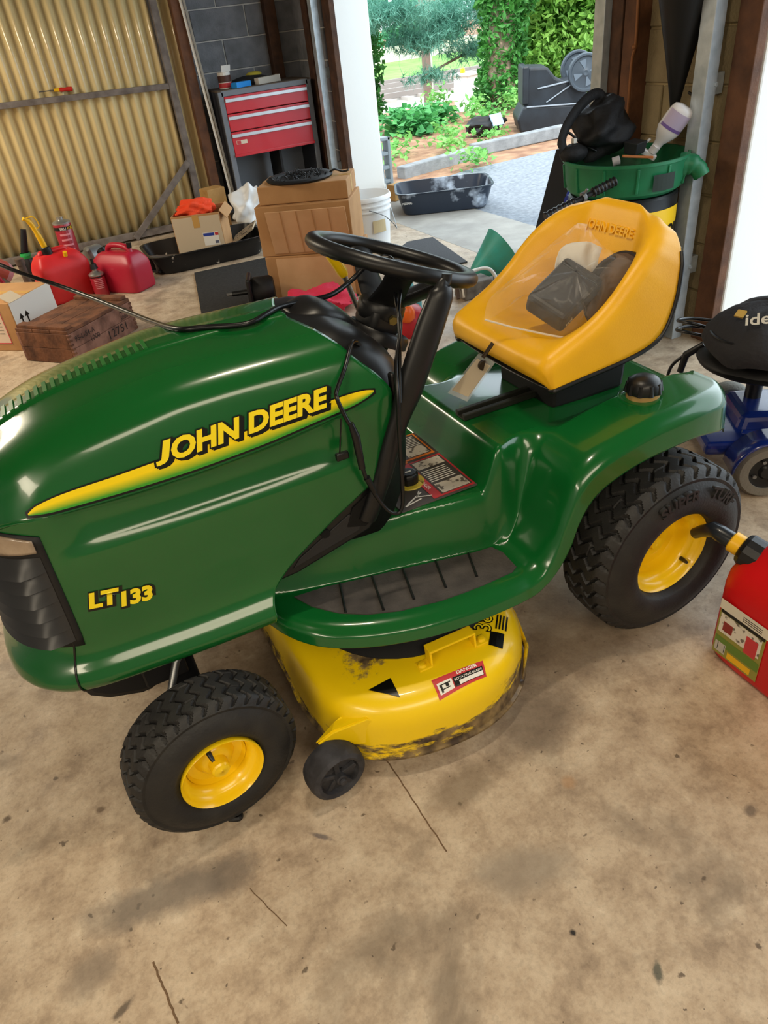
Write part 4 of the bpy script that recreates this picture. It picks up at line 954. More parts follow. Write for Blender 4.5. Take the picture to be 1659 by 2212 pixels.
for k in range(3): obj('lid_board', MB().box((0, -.133+.133*k, CH+.012), (CW-.004, .130, .020)), m_crate, cr_, bevel=.003)
for sx_ in (-1, 1): obj('lid_batten', MB().box((sx_*(CW/2-.035), 0, CH+.032), (.055, CD-.03, .020)), m_crate, cr_, bevel=.003)
fs = lambda u, w: frame_fn((u, -CD/2, w), (1,0,0), (0,0,1), .0012)
text('stencil', '12751', m_ink, fs(.01, .035), .068, cr_, .0008, spacing=1.15); text('stencil', '1000', m_ink, fs(-.13, .082), .042, cr_, .0004); text('stencil', '95-L-54-A', m_ink, fs(-.24, .125), .040, cr_, .0004); text('stencil', 'AND', m_ink, fs(.155, .137), .034, cr_, .0002); text('stencil', '5000', m_ink, fs(.155, .10), .034, cr_, .0002)
# cardboard box at the left edge
cb_ = carton('cardboard_box', 'cardboard box with a red-edged label and two up arrows at the left edge', (-1.52, 3.647, 0), -.71, .46, .40, .30, tape=True)
obj('label', MB().box((-.02, -.2015, .15), (.34, .002, .21)), m_lightp if False else mat('label_paper', '#d9c4b0', rough=.6), cb_); obj('label_edge', MB().box((-.02, -.2025, .25), (.34, .0015, .008)).box((-.02, -.2025, .05), (.34, .0015, .006)).box((.147, -.2025, .15), (.005, .0015, .20)), m_red, cb_)
obj('label_print', MB().box((-.10, -.2028, .165), (.14, .0015, .07)), m_red, cb_); obj('label_emblem', MB().cyl((-.07, -.2035, .135), (-.07, -.2045, .135), .03, n=20), m_decal_black, cb_)
for k in range(5): obj('label_line', MB().box((.07, -.2027, .20-.022*k), (.11, .0012, .006)), mat('print_grey', '#8d8478', rough=.7), cb_)
obj('white_side', MB().box((.231, 0, .152), (.002, .392, .29)), mat('box_white_side', '#d8d4cc', rough=.7), cb_)
aw = MB()
for y in (-.135, -.085): aw.box((.2335, y, .16), (.001, .010, .05)).prism([(-.02, 0), (.02, 0), (0, .03)], .001, Matrix(((0,0,1,.2332),(1,0,0,y),(0,1,0,.185),(0,0,0,1))))
aw.box((.2335, -.11, .115), (.001, .09, .005)); obj('arrow_mark', aw, m_decal_black, cb_)
obj('torn_flap', MB().box((.20, -.13, .315), (.08, .12, .004), Matrix.Rotation(.5, 3, 'Y')), m_card_pale, cb_)
# red fuel can with yellow spout
g1, zt = gas_can('fuel_can', 'bright red fuel can with a long yellow spout behind the wooden crate', (-1.10, 4.33, 0), .30, .37, .24, .385, m_redcan, None, .25)
obj('collar', MB().lathe([(0,.05),(.028,.05),(.034,.045),(.036,0),(.036,-.012)], (-.06,-.02,zt+.0), (-.1,0,1), 20), m_black, g1, smooth=40)
obj('spout', MB().tube(cr([(-.065,-.02,zt+.04),(-.08,-.02,zt+.13),(-.105,-.02,zt+.22),(-.14,-.02,zt+.255)], 5), [.020]*6+[.017]*6+[.012]*3+[.013], 12), MATS['yellow_plastic'], g1, smooth=50)
obj('spout_strap', MB().tube(cr([(-.13,-.02,zt+.25),(-.07,-.02,zt+.25),(-.05,-.02,zt+.19),(-.085,-.02,zt+.17)], 6), .0045, 6), MATS['yellow_plastic'], g1, smooth=50)
obj('vent_cap', MB().cyl((.03,-.09,zt-.03), (.03,-.10,zt+.0), .014, n=12), MATS['yellow_plastic'], g1)
# dark red fuel can
g2, zt2 = gas_can('fuel_can', 'dark red fuel can with a black screw cap beside the black tub', (-.70, 4.22, 0), 2.25, .40, .24, .315, m_redcan_dk, None)
obj('screw_cap', MB().lathe([(0,.05),(.030,.05),(.036,.045),(.037,0),(.03,-.01)], (.135,-.01,zt2-.035), (.75,0,1), 16), m_black, g2, smooth=40)
obj('vent_cap', MB().cyl((-.13,0,zt2+.025), (-.135,0,zt2+.06), .018, n=12), m_black, g2)
# aerosol-style fuel tins
def tin(label, loc, rad, h, nozzle):
    q_ = .45
    t = thing('fuel_tin', label, 'tin', loc)
    obj('body', MB().lathe([(0,0),(rad*.96,0),(rad,.006),(rad,h),(rad*.97,h+.004)], (0,0,0), (0,0,1), 28), mat('tin_red', '#9c1f2e', rough=.3, coat=.3), t, smooth=40)
    obj('shoulder', MB().lathe([(rad*1.02,h-.004),(rad*1.02,h+.006),(rad*.86,h+.028*q_),(rad*.55,h+.048*q_),(rad*.36,h+.055*q_),(rad*.36,h+.09*q_),(0,h+.09*q_)], (0,0,0), (0,0,1), 24), mat('tin_metal', '#a9aaa8', rough=.3, metal=.8), t, smooth=40)
    if not nozzle: obj('yellow_band', MB().lathe([(rad*1.004,h*.12),(rad*1.004,h*.30)], (0,0,0), (0,0,1), 28), MATS['yellow_plastic'], t)
    obj('white_band', MB().lathe([(rad*1.004,h*.90),(rad*1.004,h*.955)], (0,0,0), (0,0,1), 28), m_decal_black, t)
    for k in range(6): obj('print_line', MB().grid([[(rad*1.006*math.cos(a), rad*1.006*math.sin(a), h*(.82-.08*k)+dz) for dz in (0, h*.03)] for a in np.linspace(-2.2, -1.0, 10)]), mat('tin_print', '#d98f97', rough=.5), t)
    if nozzle: obj('nozzle', MB().cyl((0,0,h+.04), (0,0,h+.075), rad*.55, rad*.4, 12).cyl((0,0,h+.075), (0,0,h+.11), rad*.2, n=10), m_black, t)
    def onc(u, v, z=0): a = -1.62+u/rad; return Vector((rad*1.01*math.cos(a), rad*1.01*math.sin(a), h*.905+v))
    return t, onc
t, onc = tin('tall red tin with a bare metal top standing behind the bright red fuel can', (-.985, 4.62, 0), .064, .455, False)
text('tin_lettering', 'TRU', m_white, lambda a, b, z=0: onc(a-.03, b), .026, t, .0004); text('tin_lettering', 'FUEL', MATS['yellow_plastic'], lambda a, b, z=0: onc(a+.028, b), .026, t, .0004)
t, onc = tin('short red tin with a black nozzle between the two fuel cans', (-.89, 4.17, 0), .052, .155, True)
# jumble at the far left
jug = thing('jug', 'pale pink jug lying tilted with a red cap at the far left edge', 'jug', (-1.55, 4.42, .30), rot=(.0, -.9, .5))
obj('body', MB().lathe([(0,-.14),(.07,-.14),(.08,-.12),(.08,.02),(.06,.07),(.03,.10),(.03,.13)], (0,0,0), (0,0,1), 20), mat('jug_pink', '#c9a3ad', rough=.35), jug, smooth=45); obj('band', MB().lathe([(.082,-.10),(.082,-.03)], (0,0,0), (0,0,1), 24), mat('jug_band', '#b35a4c', rough=.5), jug)
dk = thing('battery_case', 'dark grey box with a looped red handle at the far left edge', 'case', (-1.60, 4.16, 0), .2)
obj('body', MB().box((0,0,.12), (.30,.22,.24)), mat('case_dark', '#34352f', rough=.5), dk, bevel=.02, seg=3); obj('handle', MB().tube(cr([(-.12,-.06,.24),(-.10,-.06,.30),(.06,-.06,.31),(.10,-.06,.24)], 6), .013, 8), m_redcan_dk, dk, smooth=50)
hm = obj('iron_pipe', MB().tube([(-1.335,4.13,0),(-1.342,4.13,.34)], .024, 12).cyl((-1.342,4.13,.33), (-1.342,4.13,.37), .03, n=12), mat('rusty_iron', '#5a473c', rough=.7, noise=('#3f332c', 20, .4, .7)), smooth=45); tag(hm, 'short rusty iron pipe standing left of the bright red fuel can', 'pipe')
fn_ = thing('black_bottle', 'black-necked bottle with a green cap ring behind the bright red fuel can', 'bottle', (-1.30, 4.75, 0))
obj('body', MB().lathe([(0,0),(.05,0),(.05,.2),(.03,.25)], (0,0,0), (0,0,1), 18), m_black, fn_, smooth=40); obj('ring', MB().lathe([(.036,.24),(.04,.26),(.036,.28)], (0,0,0), (0,0,1), 18), mat('green_cap', '#1f9b4a', rough=.4), fn_); obj('neck', MB().tube([(0,0,.28),(.05,0,.44)], [.028,.02], 12), m_black, fn_, smooth=50)
mo = thing('small_engine', 'grey and black small motor half hidden behind the tall red tin', 'motor', (-.82, 4.72, 0), .4)
obj('housing', MB().lathe([(0,-.07),(.06,-.07),(.08,-.05),(.08,.05),(.06,.07),(0,.07)], (0,0,.16), (1,0,0), 18), mat('motor_grey', '#8d9192', rough=.4, metal=.4), mo, smooth=40); obj('base', MB().box((.02,-.06,.06), (.16,.14,.12)), m_black, mo, bevel=.01); obj('knob', MB().cyl((.02,-.13,.1), (.02,-.17,.1), .03, n=14), m_black, mo)
# ------------------------------------------------------------------ mixing tub with the open box
def mixing_tub(name, label, loc, rz, wd, dp, h, m, rim_m=None):
    t = thing(name, label, 'tub', loc, rz); P = []
    def ring(sx_, sy_, z): return [(wd/2*sx_*np.sign(math.cos(a))*abs(math.cos(a))**.30, dp/2*sy_*np.sign(math.sin(a))*abs(math.sin(a))**.30, z) for a in np.linspace(0, 2*PI, 61)[:-1]]
    for s_, z in ((.80,0),(.84,.004),(.86,.02),(.965,h-.012),(1.0,h-.008),(1.0,h),(.955,h),(.945,h-.01),(.845,.025),(.82,.012),(.3,.012),(.01,.012)): P.append(ring(s_, s_*1.0, z))
    obj('body', MB().grid(P, close_v=True), m, t, smooth=45)
    return t
tb1 = mixing_tub('mixing_tub', 'black paint-splashed mixing tub holding the box with the orange cloth', (.0, 4.55, 0), -.02, .96, .60, .145, mat('tub_splashed', '#15171a', rough=.4, noise=('#cfcac0', 15, .66, .70, 6)))
ob = carton('open_box', 'open cardboard box holding orange cloth, standing in the black tub', (.02, 4.565, .014), -.42, .37, .34, .35, open_top=True)
obj('pale_side', MB().box((.0, -.1745, .17), (.365, .002, .33)), m_card_pale, ob); obj('tape', MB().box((.0, -.176, .30), (.05, .0015, .09)), m_tape, ob)
obj('address_label', MB().box((.09, -.1765, .165), (.12, .001, .095)), m_white, ob); obj('label_head', MB().box((.075, -.1772, .198), (.085, .001, .022)), mat('label_blue', '#2a3f9a', rough=.5), ob); obj('label_red', MB().box((.137, -.1772, .198), (.026, .001, .022)), m_red, ob)
obj('barcode', MB().box((.13, -.1772, .138), (.028, .001, .02)), mat('barcode_grey', '#5b5f75', rough=.6), ob)
obj('flap', MB().box((.215, .0, .33), (.08, .33, .004), Matrix.Rotation(.9, 3, 'Y')), m_card, ob)
def cloth(name, label, c, sc, m, seed, cat='cloth', n=44, folds=5, freq=9, amp=.22, group=None):
    r_ = random.Random(seed); ph = [(r_.uniform(-1,1), r_.uniform(-1,1), r_.uniform(-1,1), r_.uniform(0,6)) for _ in range(folds)]; P = []
    for i in range(n//2+1):
        a = PI*i/(n//2); row = []
        for k in range(n):
            b = 2*PI*k/n; d = Vector((math.sin(a)*math.cos(b), math.sin(a)*math.sin(b), math.cos(a)))
            f = 1+sum(amp/folds*2*(1-2*abs(math.sin(freq*(d.x*p[0]+d.y*p[1]+d.z*p[2])/2+p[3]))) for p in ph)
            row.append((c[0]+d.x*sc[0]*f, c[1]+d.y*sc[1]*f, max(c[2]-sc[2]*.9, c[2]+d.z*sc[2]*f)))
        P.append(row)
    o = obj(name, MB().grid(P, close_v=True), m, smooth=70); return tag(o, label, cat, group)
cloth('orange_cloth', 'bundled bright orange cloth heaped in the open cardboard box', (.0, 4.575, .365), (.165,.13,.085), mat('cloth_orange', '#e8481f', rough=.85, bump=(120, .4)), 4, n=72, folds=6, freq=10, amp=.17)
bt = thing('rubber_boot', 'grey-brown rubber overshoe lying at the left end of the black tub', 'boot', (-.33, 4.46, .014), .5)
obj('upper', MB().grid([[(.13*f-.06, .055*math.cos(a)*(1-.25*abs(f-.4)), .03+.085*math.sin(a)*(1-.35*f)) for a in np.linspace(-.3, PI+.3, 20)] for f in np.linspace(-.7, 1.3, 16)]), mat('boot_grey', '#544a42', rough=.6), bt, smooth=60, solid=.005); obj('sole', MB().box((-.01, 0, .012), (.27, .11, .024)), m_black, bt, bevel=.01)
pl = obj('plaster_sheet', MB().box((.36, 4.62, .115), (.22, .30, .012), Rz(-.4) @ Matrix.Rotation(-.5, 3, 'Y')), mat('spotted_board', '#c3b091', rough=.8, noise=('#1f1b17', 22, .56, .60, 4)), bevel=.002); tag(pl, 'cream board spotted with black paint leaning inside the right end of the black tub', 'board')
cloth('plastic_sack', 'crumpled white plastic sack between the black tub and the stacked boxes', (.56, 5.06, .20), (.16,.15,.20), mat('sack_white', '#dfe2e4', rough=.35), 9, 'sack', n=64, folds=6, freq=9, amp=.24)
# ------------------------------------------------------------------ stacked cartons
BA = math.atan2(-.345, .49); bu = Vector((math.cos(BA), math.sin(BA))); bv_ = Vector((-bu.y, bu.x))
def bx_pos(u, v, z): q = Vector((.072, 3.128)) + bu*u + bv_*v; return (q.x, q.y, z)
b1 = carton('carton', 'lowest of the three stacked cardboard cartons, with its front panel ajar', bx_pos(.30, .21, 0), BA, .60, .42, .275, 'stacked cartons', tape=False)
b2 = carton('carton', 'middle stacked cardboard carton with a wide flap hanging down in front', bx_pos(.285, .21, .277), BA+.02, .60, .40, .300, 'stacked cartons', tape=False)
b3 = carton('carton', 'flat cardboard carton on top of the stack under the black brush disc', bx_pos(.29, .23, .579), BA+.05, .56, .36, .105, 'stacked cartons')
obj('front_flap', MB().box((.02, -.214, .135), (.50, .006, .255), Matrix.Rotation(-.05, 3, 'X')), m_card_in, b1, bevel=.002)
fl = obj('hanging_flap', MB().box((.035, -.240, .150), (.50, .006, .275), Matrix.Rotation(.26, 3, 'X')), m_card_in, b2, bevel=.002)
for k in range(4): obj('crease', MB().box((-.12+.10*k, -.2445, .150), (.006, .003, .27), Matrix.Rotation(.26, 3, 'X')), m_card, b2)
dc_ = bx_pos(.25, .22, .685)
ds = thing('brush_disc', 'round black brush disc lying on the top carton of the stack', 'disc', dc_, BA)
obj('rim', MB().lathe([(.135,.004),(.16,0),(.205,.004),(.21,.012),(.20,.020),(.15,.022),(.135,.015)], (0,0,0), (0,0,1), 40, closed=True), m_black_matt, ds, smooth=40)
brs = MB(); r_ = random.Random(5)
for k in range(160):
    a = r_.uniform(0, 2*PI); rr = r_.uniform(.02, .19); p = Vector((rr*math.cos(a), rr*math.sin(a), .015)); brs.bar(p, p+Vector((r_.uniform(-.03,.03), r_.uniform(-.03,.03), r_.uniform(.002,.02))), .004, .004)
obj('bristles', brs, m_black, ds, kind='stuff'); obj('disc_plate', MB().lathe([(0,.012),(.14,.012),(.14,.006),(0,.006)], (0,0,0), (0,0,1), 32), m_black_matt, ds)
obj('loose_strap', MB().tube(cr([(.18,.02,.01),(.22,.03,.03),(.27,.05,.012),(.31,.04,.02)], 6), .006, 6), m_black, ds)
# ------------------------------------------------------------------ floor mats, axle, cloth
m_mat = mat('rubber_mat', '#1c1c1b', rough=.85, noise=('#2b2a28', 60, .4, .7), bump=(200, .5))
mt1 = obj('floor_mat', MB().prism([(-.435,3.02),(-.203,4.17),(.42,4.13),(.9,3.7),(.80,3.0),(.2,2.5)], .012), m_mat, bevel=.003); tag(mt1, 'large black rubber floor mat under the stacked cartons', 'mat')
mt2 = obj('floor_mat', MB().prism([(1.571,3.615),(1.423,2.869),(1.0,2.95),(.95,3.3),(1.366,3.655)], .012), mat('grey_mat', '#3a3b3e', rough=.8, bump=(160, .4)), bevel=.003); tag(mt2, 'dark grey floor mat by the threshold behind the steering wheel', 'mat')
axl = thing('motor_unit', 'black motor with a bare steel shaft on the mat beside the cartons', 'motor', (-.10, 3.06, .012), -.35)
obj('housing', MB().lathe([(0,-.09),(.07,-.09),(.085,-.07),(.085,.03),(.06,.06),(.03,.065)], (.08,0,.10), (-1,0,0), 22), m_black_matt, axl, smooth=40); obj('mount', MB().box((.02,.0,.10), (.03,.19,.20)), m_black, axl, bevel=.012)
obj('shaft', MB().cyl((.0,0,.10), (-.10,0,.10), .016, n=12), m_black, axl); obj('shaft_tip', MB().cyl((-.10,0,.10), (-.135,0,.10), .011, n=10), m_steel, axl); obj('foot', MB().box((.09,0,.015), (.16,.16,.03)), m_black, axl, bevel=.005)
cloth('red_cloth', 'crumpled pinkish red cloth on the floor behind the tractor bonnet', (.16, 2.62, .07), (.30,.20,.10), mat('cloth_red', '#cf2745', rough=.85, bump=(120, .3)), 12, n=80, folds=7, freq=11, amp=.28)
# white bucket
bk = thing('bucket', 'white ribbed plastic bucket with a wire handle behind the stacked cartons', 'bucket', (1.10, 3.78, 0)); bk.scale = (1.16, 1.16, 1.08)
obj('body', MB().lathe([(0,.0),(.135,0),(.14,.006),(.160,.26),(.168,.262),(.168,.27),(.161,.272),(.162,.295),(.170,.297),(.170,.305),(.163,.307),(.165,.33),(.173,.332),(.173,.345),(.167,.36),(.163,.36),(.158,.27),(.136,.012),(0,.012)], (0,0,0), (0,0,1), 44), mat('bucket_white', '#e6e8e9', rough=.35, coat=.2), bk, smooth=35)
obj('wire_handle', MB().tube(cr([(-.05,-.166,.285),(.04,-.185,.24),(.11,-.17,.17),(.15,-.13,.13),(.17,-.03,.24)], 6), .003, 6), m_steel, bk); obj('paper_label', MB().grid([[(.158*math.cos(a)*1.01, .158*math.sin(a)*1.01, z) for z in (.13, .21)] for a in np.linspace(-1.75, -1.15, 8)]), mat('label_tan', '#cdb98f', rough=.6), bk)

# ------------------------------------------------------------------ things on and round the tractor
m_cable = mat('cable_black', '#0d0e11', rough=.32)
cord = thing('charging_cord', 'thin black charging cord trailing over the green bonnet and looped round the steering column', 'cord', (-.7, -.1, .9)); INV = Matrix.Translation((.7, .1, -.9))
def cpart(name, mb, m, **k):
    o = obj(name, mb, m, cord, **k); o.matrix_parent_inverse = INV; return o
p1 = [(-1.46,1.25,1.06),(-1.328,.9,1.013),(-1.176,.7,.955),(-1.081,.4,.954),(-1.044,.2,.972),(-1.017,.02,1.000),(-.96,-.02,1.001),(-.89,-.05,.998),(-.841,-.03,1.000),(-.797,0,.998),(-.734,.02,.990),(-.669,.03,.985),(-.606,.06,.994),(-.564,.05,1.022),(-.542,-.02,1.052),(-.548,-.07,1.035),(-.58,-.12,.995),(-.613,-.2,.969),(-.655,-.25,.91),(-.672,-.28,.858),(-.682,-.29,.779),(-.690,-.295,.65),(-.695,-.295,.604),(-.71,-.293,.589),(-.736,-.29,.616),(-.767,-.285,.702),(-.775,-.28,.80),(-.787,-.272,.844),(-.795,-.262,.883),(-.788,-.250,.895),(-.758,-.23,.925),(-.722,-.19,.952),(-.700,-.165,.944)]
cpart('cable', MB().tube(cr(p1, 6), [.0060 if k_ < 84 else .0044 for k_ in range(len(cr(p1, 6)))], 8), m_cable, smooth=60)
cpart('second_strand', MB().tube(cr([(-.545,-.03,1.052),(-.556,-.10,1.02),(-.60,-.17,.985),(-.625,-.215,.95),(-.648,-.25,.90),(-.668,-.278,.84)], 6), .0038, 8), m_cable, smooth=60)
cpart('inline_fuse', MB().tube([(-.772,-.285,.725),(-.775,-.282,.80),(-.780,-.277,.83)], [.0075,.009,.006], 10), m_cable, smooth=50)
cpart('fuse_end', MB().tube([(-.752,-.288,.66),(-.765,-.286,.70)], [.005,.0075], 10), m_cable)
cpart('cap_lead', MB().tube(cr([(-.795,-.268,.842),(-.803,-.268,.80),(-.810,-.270,.768)], 5), .0018, 6), m_cable); cpart('dust_cap', MB().box((-.806,-.270,.760), (.028,.012,.016)), m_cable, bevel=.003)
# key tag under the seat
kt = thing('key_tag', 'cream paper tag in a clear sleeve hanging from the key under the seat', 'tag', (-.33, -.03, .77))
q = [Vector((-.322,-.028,.768)), Vector((-.322,-.100,.768)), Vector((-.362,-.030,.648)), Vector((-.362,.070,.634))]
def quad(P, s): c_ = sum(P, Vector())/4; return MB().add([c_+(p-c_)*s-Vector((-.33,-.03,.77)) for p in P], [(0,1,2,3)])
obj('paper', quad(q, .80), mat('tag_paper', '#d3bf98', rough=.7), kt, solid=.002)
m_clear = mat('clear_plastic', '#f4f4f2', rough=.08, trans=.0, alpha=.22, coat=1.0)
obj('sleeve', quad(q, 1.0), m_clear, kt, solid=.0015)
obj('key', MB().cyl((0,-.03,0), (.03,-.03,.03), .005, n=8).cyl((.0,-.034,-.02), (0,-.026,-.02), .013, n=12), mat('key_dark', '#3a2f24', rough=.5, metal=.5), kt)
# charger in a clear zip bag, brown leather cap behind it
chg = thing('charger', 'black plastic power adapter inside the clear bag on the yellow seat', 'charger', (-.085, -.055, .868), rot=(.45, -.35, .25))
obj('body', MB().box((0,0,0), (.165,.115,.060)), mat('adapter_black', '#1b1b1d', rough=.5), chg, bevel=.012, seg=3); obj('edge_rib', MB().box((.055,0,.031), (.008,.105,.004)), m_black, chg, bevel=.001)
text('print', 'wk', m_white, frame_fn((-.07,-.058,-.012), (1,0,0), (0,0,1), .001), .026, chg)
ppr = obj('white_paper', MB().grid([[(-.035+.10*i/10-.015*math.sin(j/3), .02+.010*math.sin(i*.9)+.015*j/10-.05*i/10, .87+.075*j/10+.02*math.sin(i/3)) for j in range(11)] for i in range(11)]), mat('paper_white', '#ddd8cc', rough=.6), smooth=60, solid=.001); tag(ppr, 'folded white paper behind the adapter inside the clear bag', 'paper')
cap_ = thing('leather_case', 'round brown leather case lying against the seat back behind the clear bag', 'case', (.024, -.122, .866), rot=(0, -1.05, -.12))
obj('disc', MB().lathe([(0,.0),(.06,.003),(.085,.0),(.092,-.010),(.088,-.02),(0,-.022)], (0,0,0), (0,0,-1), 32), mat('leather_brown', '#5c4330', rough=.6, noise=('#46321f', 8, .35, .7)), cap_, smooth=50)
obj('dark_rim', MB().lathe([(.080,-.002),(.090,-.006),(.098,0),(.095,.012),(.086,.01)], (0,0,.006), (0,0,1), 32, closed=True), mat('leather_dark', '#241911', rough=.6), cap_, smooth=50)
obj('strap', MB().tube(cr([(.07,.04,.015),(.04,.06,.03),(-.03,.07,.03),(-.07,.05,.012)], 5), .014, 8, flat=.3), MATS['leather_dark'], cap_, smooth=50)
def bag_mesh():
    r_ = random.Random(11); out_ = [(-.285,.00,.835),(-.235,.055,.862),(-.15,.085,.885),(-.075,.07,.935),(-.03,.03,.985),(.005,.0,1.012),(.02,-.03,.985),(.035,-.055,.955),(.075,-.09,.93),(.118,-.122,.902),(.07,-.125,.868),(.01,-.135,.84),(-.04,-.14,.805),(-.085,-.135,.785),(-.11,-.130,.775),(-.17,-.10,.795),(-.23,-.05,.815)]
    P = [Vector(p) for p in cr(out_+[out_[0]], 4)[:-1]]; n = len(P)
    c_ = Vector((-.085,-.065,.900)); rows = []
    for f in (1.0,.93,.85,.76,.66,.56,.46):
        rows.append([p.lerp(c_, 1-f) + Vector((-.25,-.75,.60))*(.080*min(1, (1-f)/.42)**.6)*(.85 if f < .9 else .5) + Vector((r_.uniform(-1,1), r_.uniform(-1,1), r_.uniform(-1,1)))*(.007*f if f < 1 else 0) for p in P])
    for g in (.66,.33,.03): rows.append([q.lerp(c_+Vector((-.25,-.75,.60))*.074, 1-g)+Vector((r_.uniform(-1,1), r_.uniform(-1,1), r_.uniform(-1,1)))*.004*g for q in rows[6]])
    return MB().grid(rows, close_v=True)
m_bag = mat('bag_film', '#eef0f2', rough=.06, alpha=.11, coat=1.0, bump=(34, 1.0))
bg_ = thing('zip_bag', 'clear crinkled plastic zip bag on the yellow seat holding the adapter', 'bag', (-.08, -.05, .80)); BI = Matrix.Translation((.08, .05, -.80))
o = obj('film', bag_mesh(), m_bag, bg_, smooth=50); o.matrix_parent_inverse = BI
o = obj('zip_strip', MB().tube([(-.283,-.0,.838),(-.235,-.05,.820),(-.17,-.102,.800),(-.108,-.134,.780)], .0025, 6), mat('zip_film', '#f2f2f0', rough=.2, alpha=.55), bg_); o.matrix_parent_inverse = BI
# ------------------------------------------------------------------ foreground red fuel can
g3, zt3 = gas_can('fuel_can', 'big red fuel can with a short black spout in the right foreground', (.155, -.79, 0), PI/2, .46, .27, .44, mat('fuel_red_bright', '#d3141a', rough=.36, noise=('#c11018', 4, .35, .7), bump=(140, .05)), None)
nk = Vector((.185, .06, .315)); nd = Vector((.85, .25, .22)).normalized()
obj('collar', MB().lathe([(.02,.052),(.036,.050),(.042,.040),(.042,.004),(.034,-.02)], nk-nd*.01, nd, 14), m_black, g3, bevel=.003)
obj('spout_ring', MB().lathe([(.022,.05),(.027,.05),(.027,.075),(.022,.078)], nk-nd*.008, nd, 20), MATS['yellow_plastic'], g3, smooth=40)
s0 = nk+nd*.065; obj('spout', MB().tube([s0, s0+nd*.035, s0+nd*.045+Vector((.008,.0,.0)), s0+nd*.055+Vector((.03,.0,-.025)), s0+nd*.055+Vector((.05,0,-.045))], [.022,.022,.021,.016,.0145], 14), mat('spout_black', '#1c2026', rough=.3, coat=.3), g3, smooth=40)
lb_ = lambda name, m, u0, u1, z0, z1, d=.0: obj(name, MB().add([(u0,.1365+d,z0),(u1,.1365+d,z0),(u1,.1365+d,z1),(u0,.1365+d,z1)], [(0,1,2,3)]), m, g3, solid=.0004)
lb_('label', mat('label_olive', '#8f8a3c', rough=.45), .060, .195, .030, .205); lb_('label_head', mat('label_cream', '#d8d1c0', rough=.45), .055, .198, .178, .208, .0008); lb_('label_black', m_decal_black, .062, .192, .168, .178, .0009)
lb_('label_picture', m_lightp, .068, .190, .105, .166, .0008); lb_('label_can', m_red, .076, .110, .095, .150, .0012); lb_('label_red', mat('label_rust', '#8a2c28', rough=.5), .150, .178, .115, .145, .0012); lb_('label_band', mat('label_green', '#5f7d2c', rough=.45), .062, .192, .062, .090, .0009); lb_('label_yellow', MATS['yellow_plastic'], .080, .150, .036, .056, .0009); lb_('label_barcode', mat('barcode_paper', '#b5b0a6', rough=.5), .158, .190, .040, .072, .0011)
for k in range(7): lb_('barcode_bar', m_decal_black, .160+.004*k, .1618+.004*k, .046, .070, .0013)
for k in range(3): lb_('label_line', m_decal_black, .075, .13, .184+.006*k, .186+.006*k, .0011)
# ------------------------------------------------------------------ mobility scooter at the right edge
m_blue = mat('scooter_blue', '#0d2268', rough=.25, coat=.5); m_blue_l = mat('scooter_light_blue', '#2b5f9e', rough=.4)
sc = thing('mobility_scooter', 'dark blue mobility scooter with grey tyres and a black swivel seat at the right edge', 'mobility scooter', (.95, -.10, 0), -.55)
def wheel2(loc, r, wd):
    t = obj('tyre', MB().lathe([(r*.62,-wd/2),(r*.9,-wd/2),(r,-wd*.3),(r,wd*.3),(r*.9,wd/2),(r*.62,wd/2)], loc, (0,1,0), 34, closed=True), mat('tyre_grey', '#77746a', rough=.7, bump=(90, .3)), sc, smooth=40)
    obj('hub', MB().lathe([(r*.64,-wd*.42),(r*.5,-wd*.3),(r*.3,-wd*.34),(r*.22,-wd*.5),(0,-wd*.5),(0,wd*.4),(r*.64,wd*.4)], loc, (0,1,0), 26), m_black, t, smooth=40)
    for k in range(4): a = PI/2*k+.4; c_ = Vector(loc)+Vector((r*.42*math.cos(a), -wd*.33, r*.42*math.sin(a))); obj('hub_bolt', MB().cyl(c_, c_+Vector((0,-.008,0)), .007, n=6), m_steel, t)
for loc in ((-.17,-.15,.085),(-.17,.30,.085),(.42,-.15,.085),(.42,.30,.085)): wheel2((loc[0], loc[1], .10), .10, .065)
fd = []
for a in np.linspace(.25, PI-.1, 16): fd.append([(-.17+.125*math.cos(a), y, .10+.125*math.sin(a)) for y in (-.20,-.185,-.10)])
obj('mudguard', MB().grid(fd), m_blue, sc, smooth=50, solid=.006)
obj('base_deck', MB().box((.05,.12,.135), (.80,.40,.05)), m_blue, sc, bevel=.018, seg=3); obj('rear_cover', MB().box((-.10,.13,.175), (.26,.26,.07), taper=.8), m_blue, sc, bevel=.025, seg=3); obj('battery_box', MB().box((.10,.02,.18), (.20,.26,.08), taper=.92), m_blue_l, sc, bevel=.02, seg=3)
obj('frame_bar', MB().bar((-.22,-.02,.16), (.05,-.14,.15), .03, .03).bar((-.28,.22,.15), (-.05,.08,.19), .03, .03), m_blue, sc, bevel=.004)
for c_ in ((-.06,-.05,.185),(-.055,-.02,.19),(-.10,.0,.20)): obj('frame_bolt', MB().cyl(c_, (c_[0],c_[1],c_[2]+.018), .012, n=6), m_steel, sc)
obj('sticker', MB().box((.02,-.11,.2), (.05,.003,.03)), m_white, sc)
obj('seat_post', MB().cyl((-.13,.17,.12), (-.13,.17,.30), .028, n=18), m_black, sc, smooth=40); obj('post_tube', MB().cyl((-.13,.17,.29), (-.13,.17,.345), .023, n=18), mat('chrome_tube', '#a9b0c0', rough=.2, metal=.9), sc, smooth=40)
st_ = obj('seat_base', MB().sphere((-.11,.14,.375), 1.0, 30, 14, (.24,.22,.05)), m_black_matt, sc, smooth=60); obj('seat_rim', MB().lathe([(.225,0),(.24,.008),(.225,.016)], (-.11,.14,.366), (0,0,1), 36), m_black, st_, smooth=50)
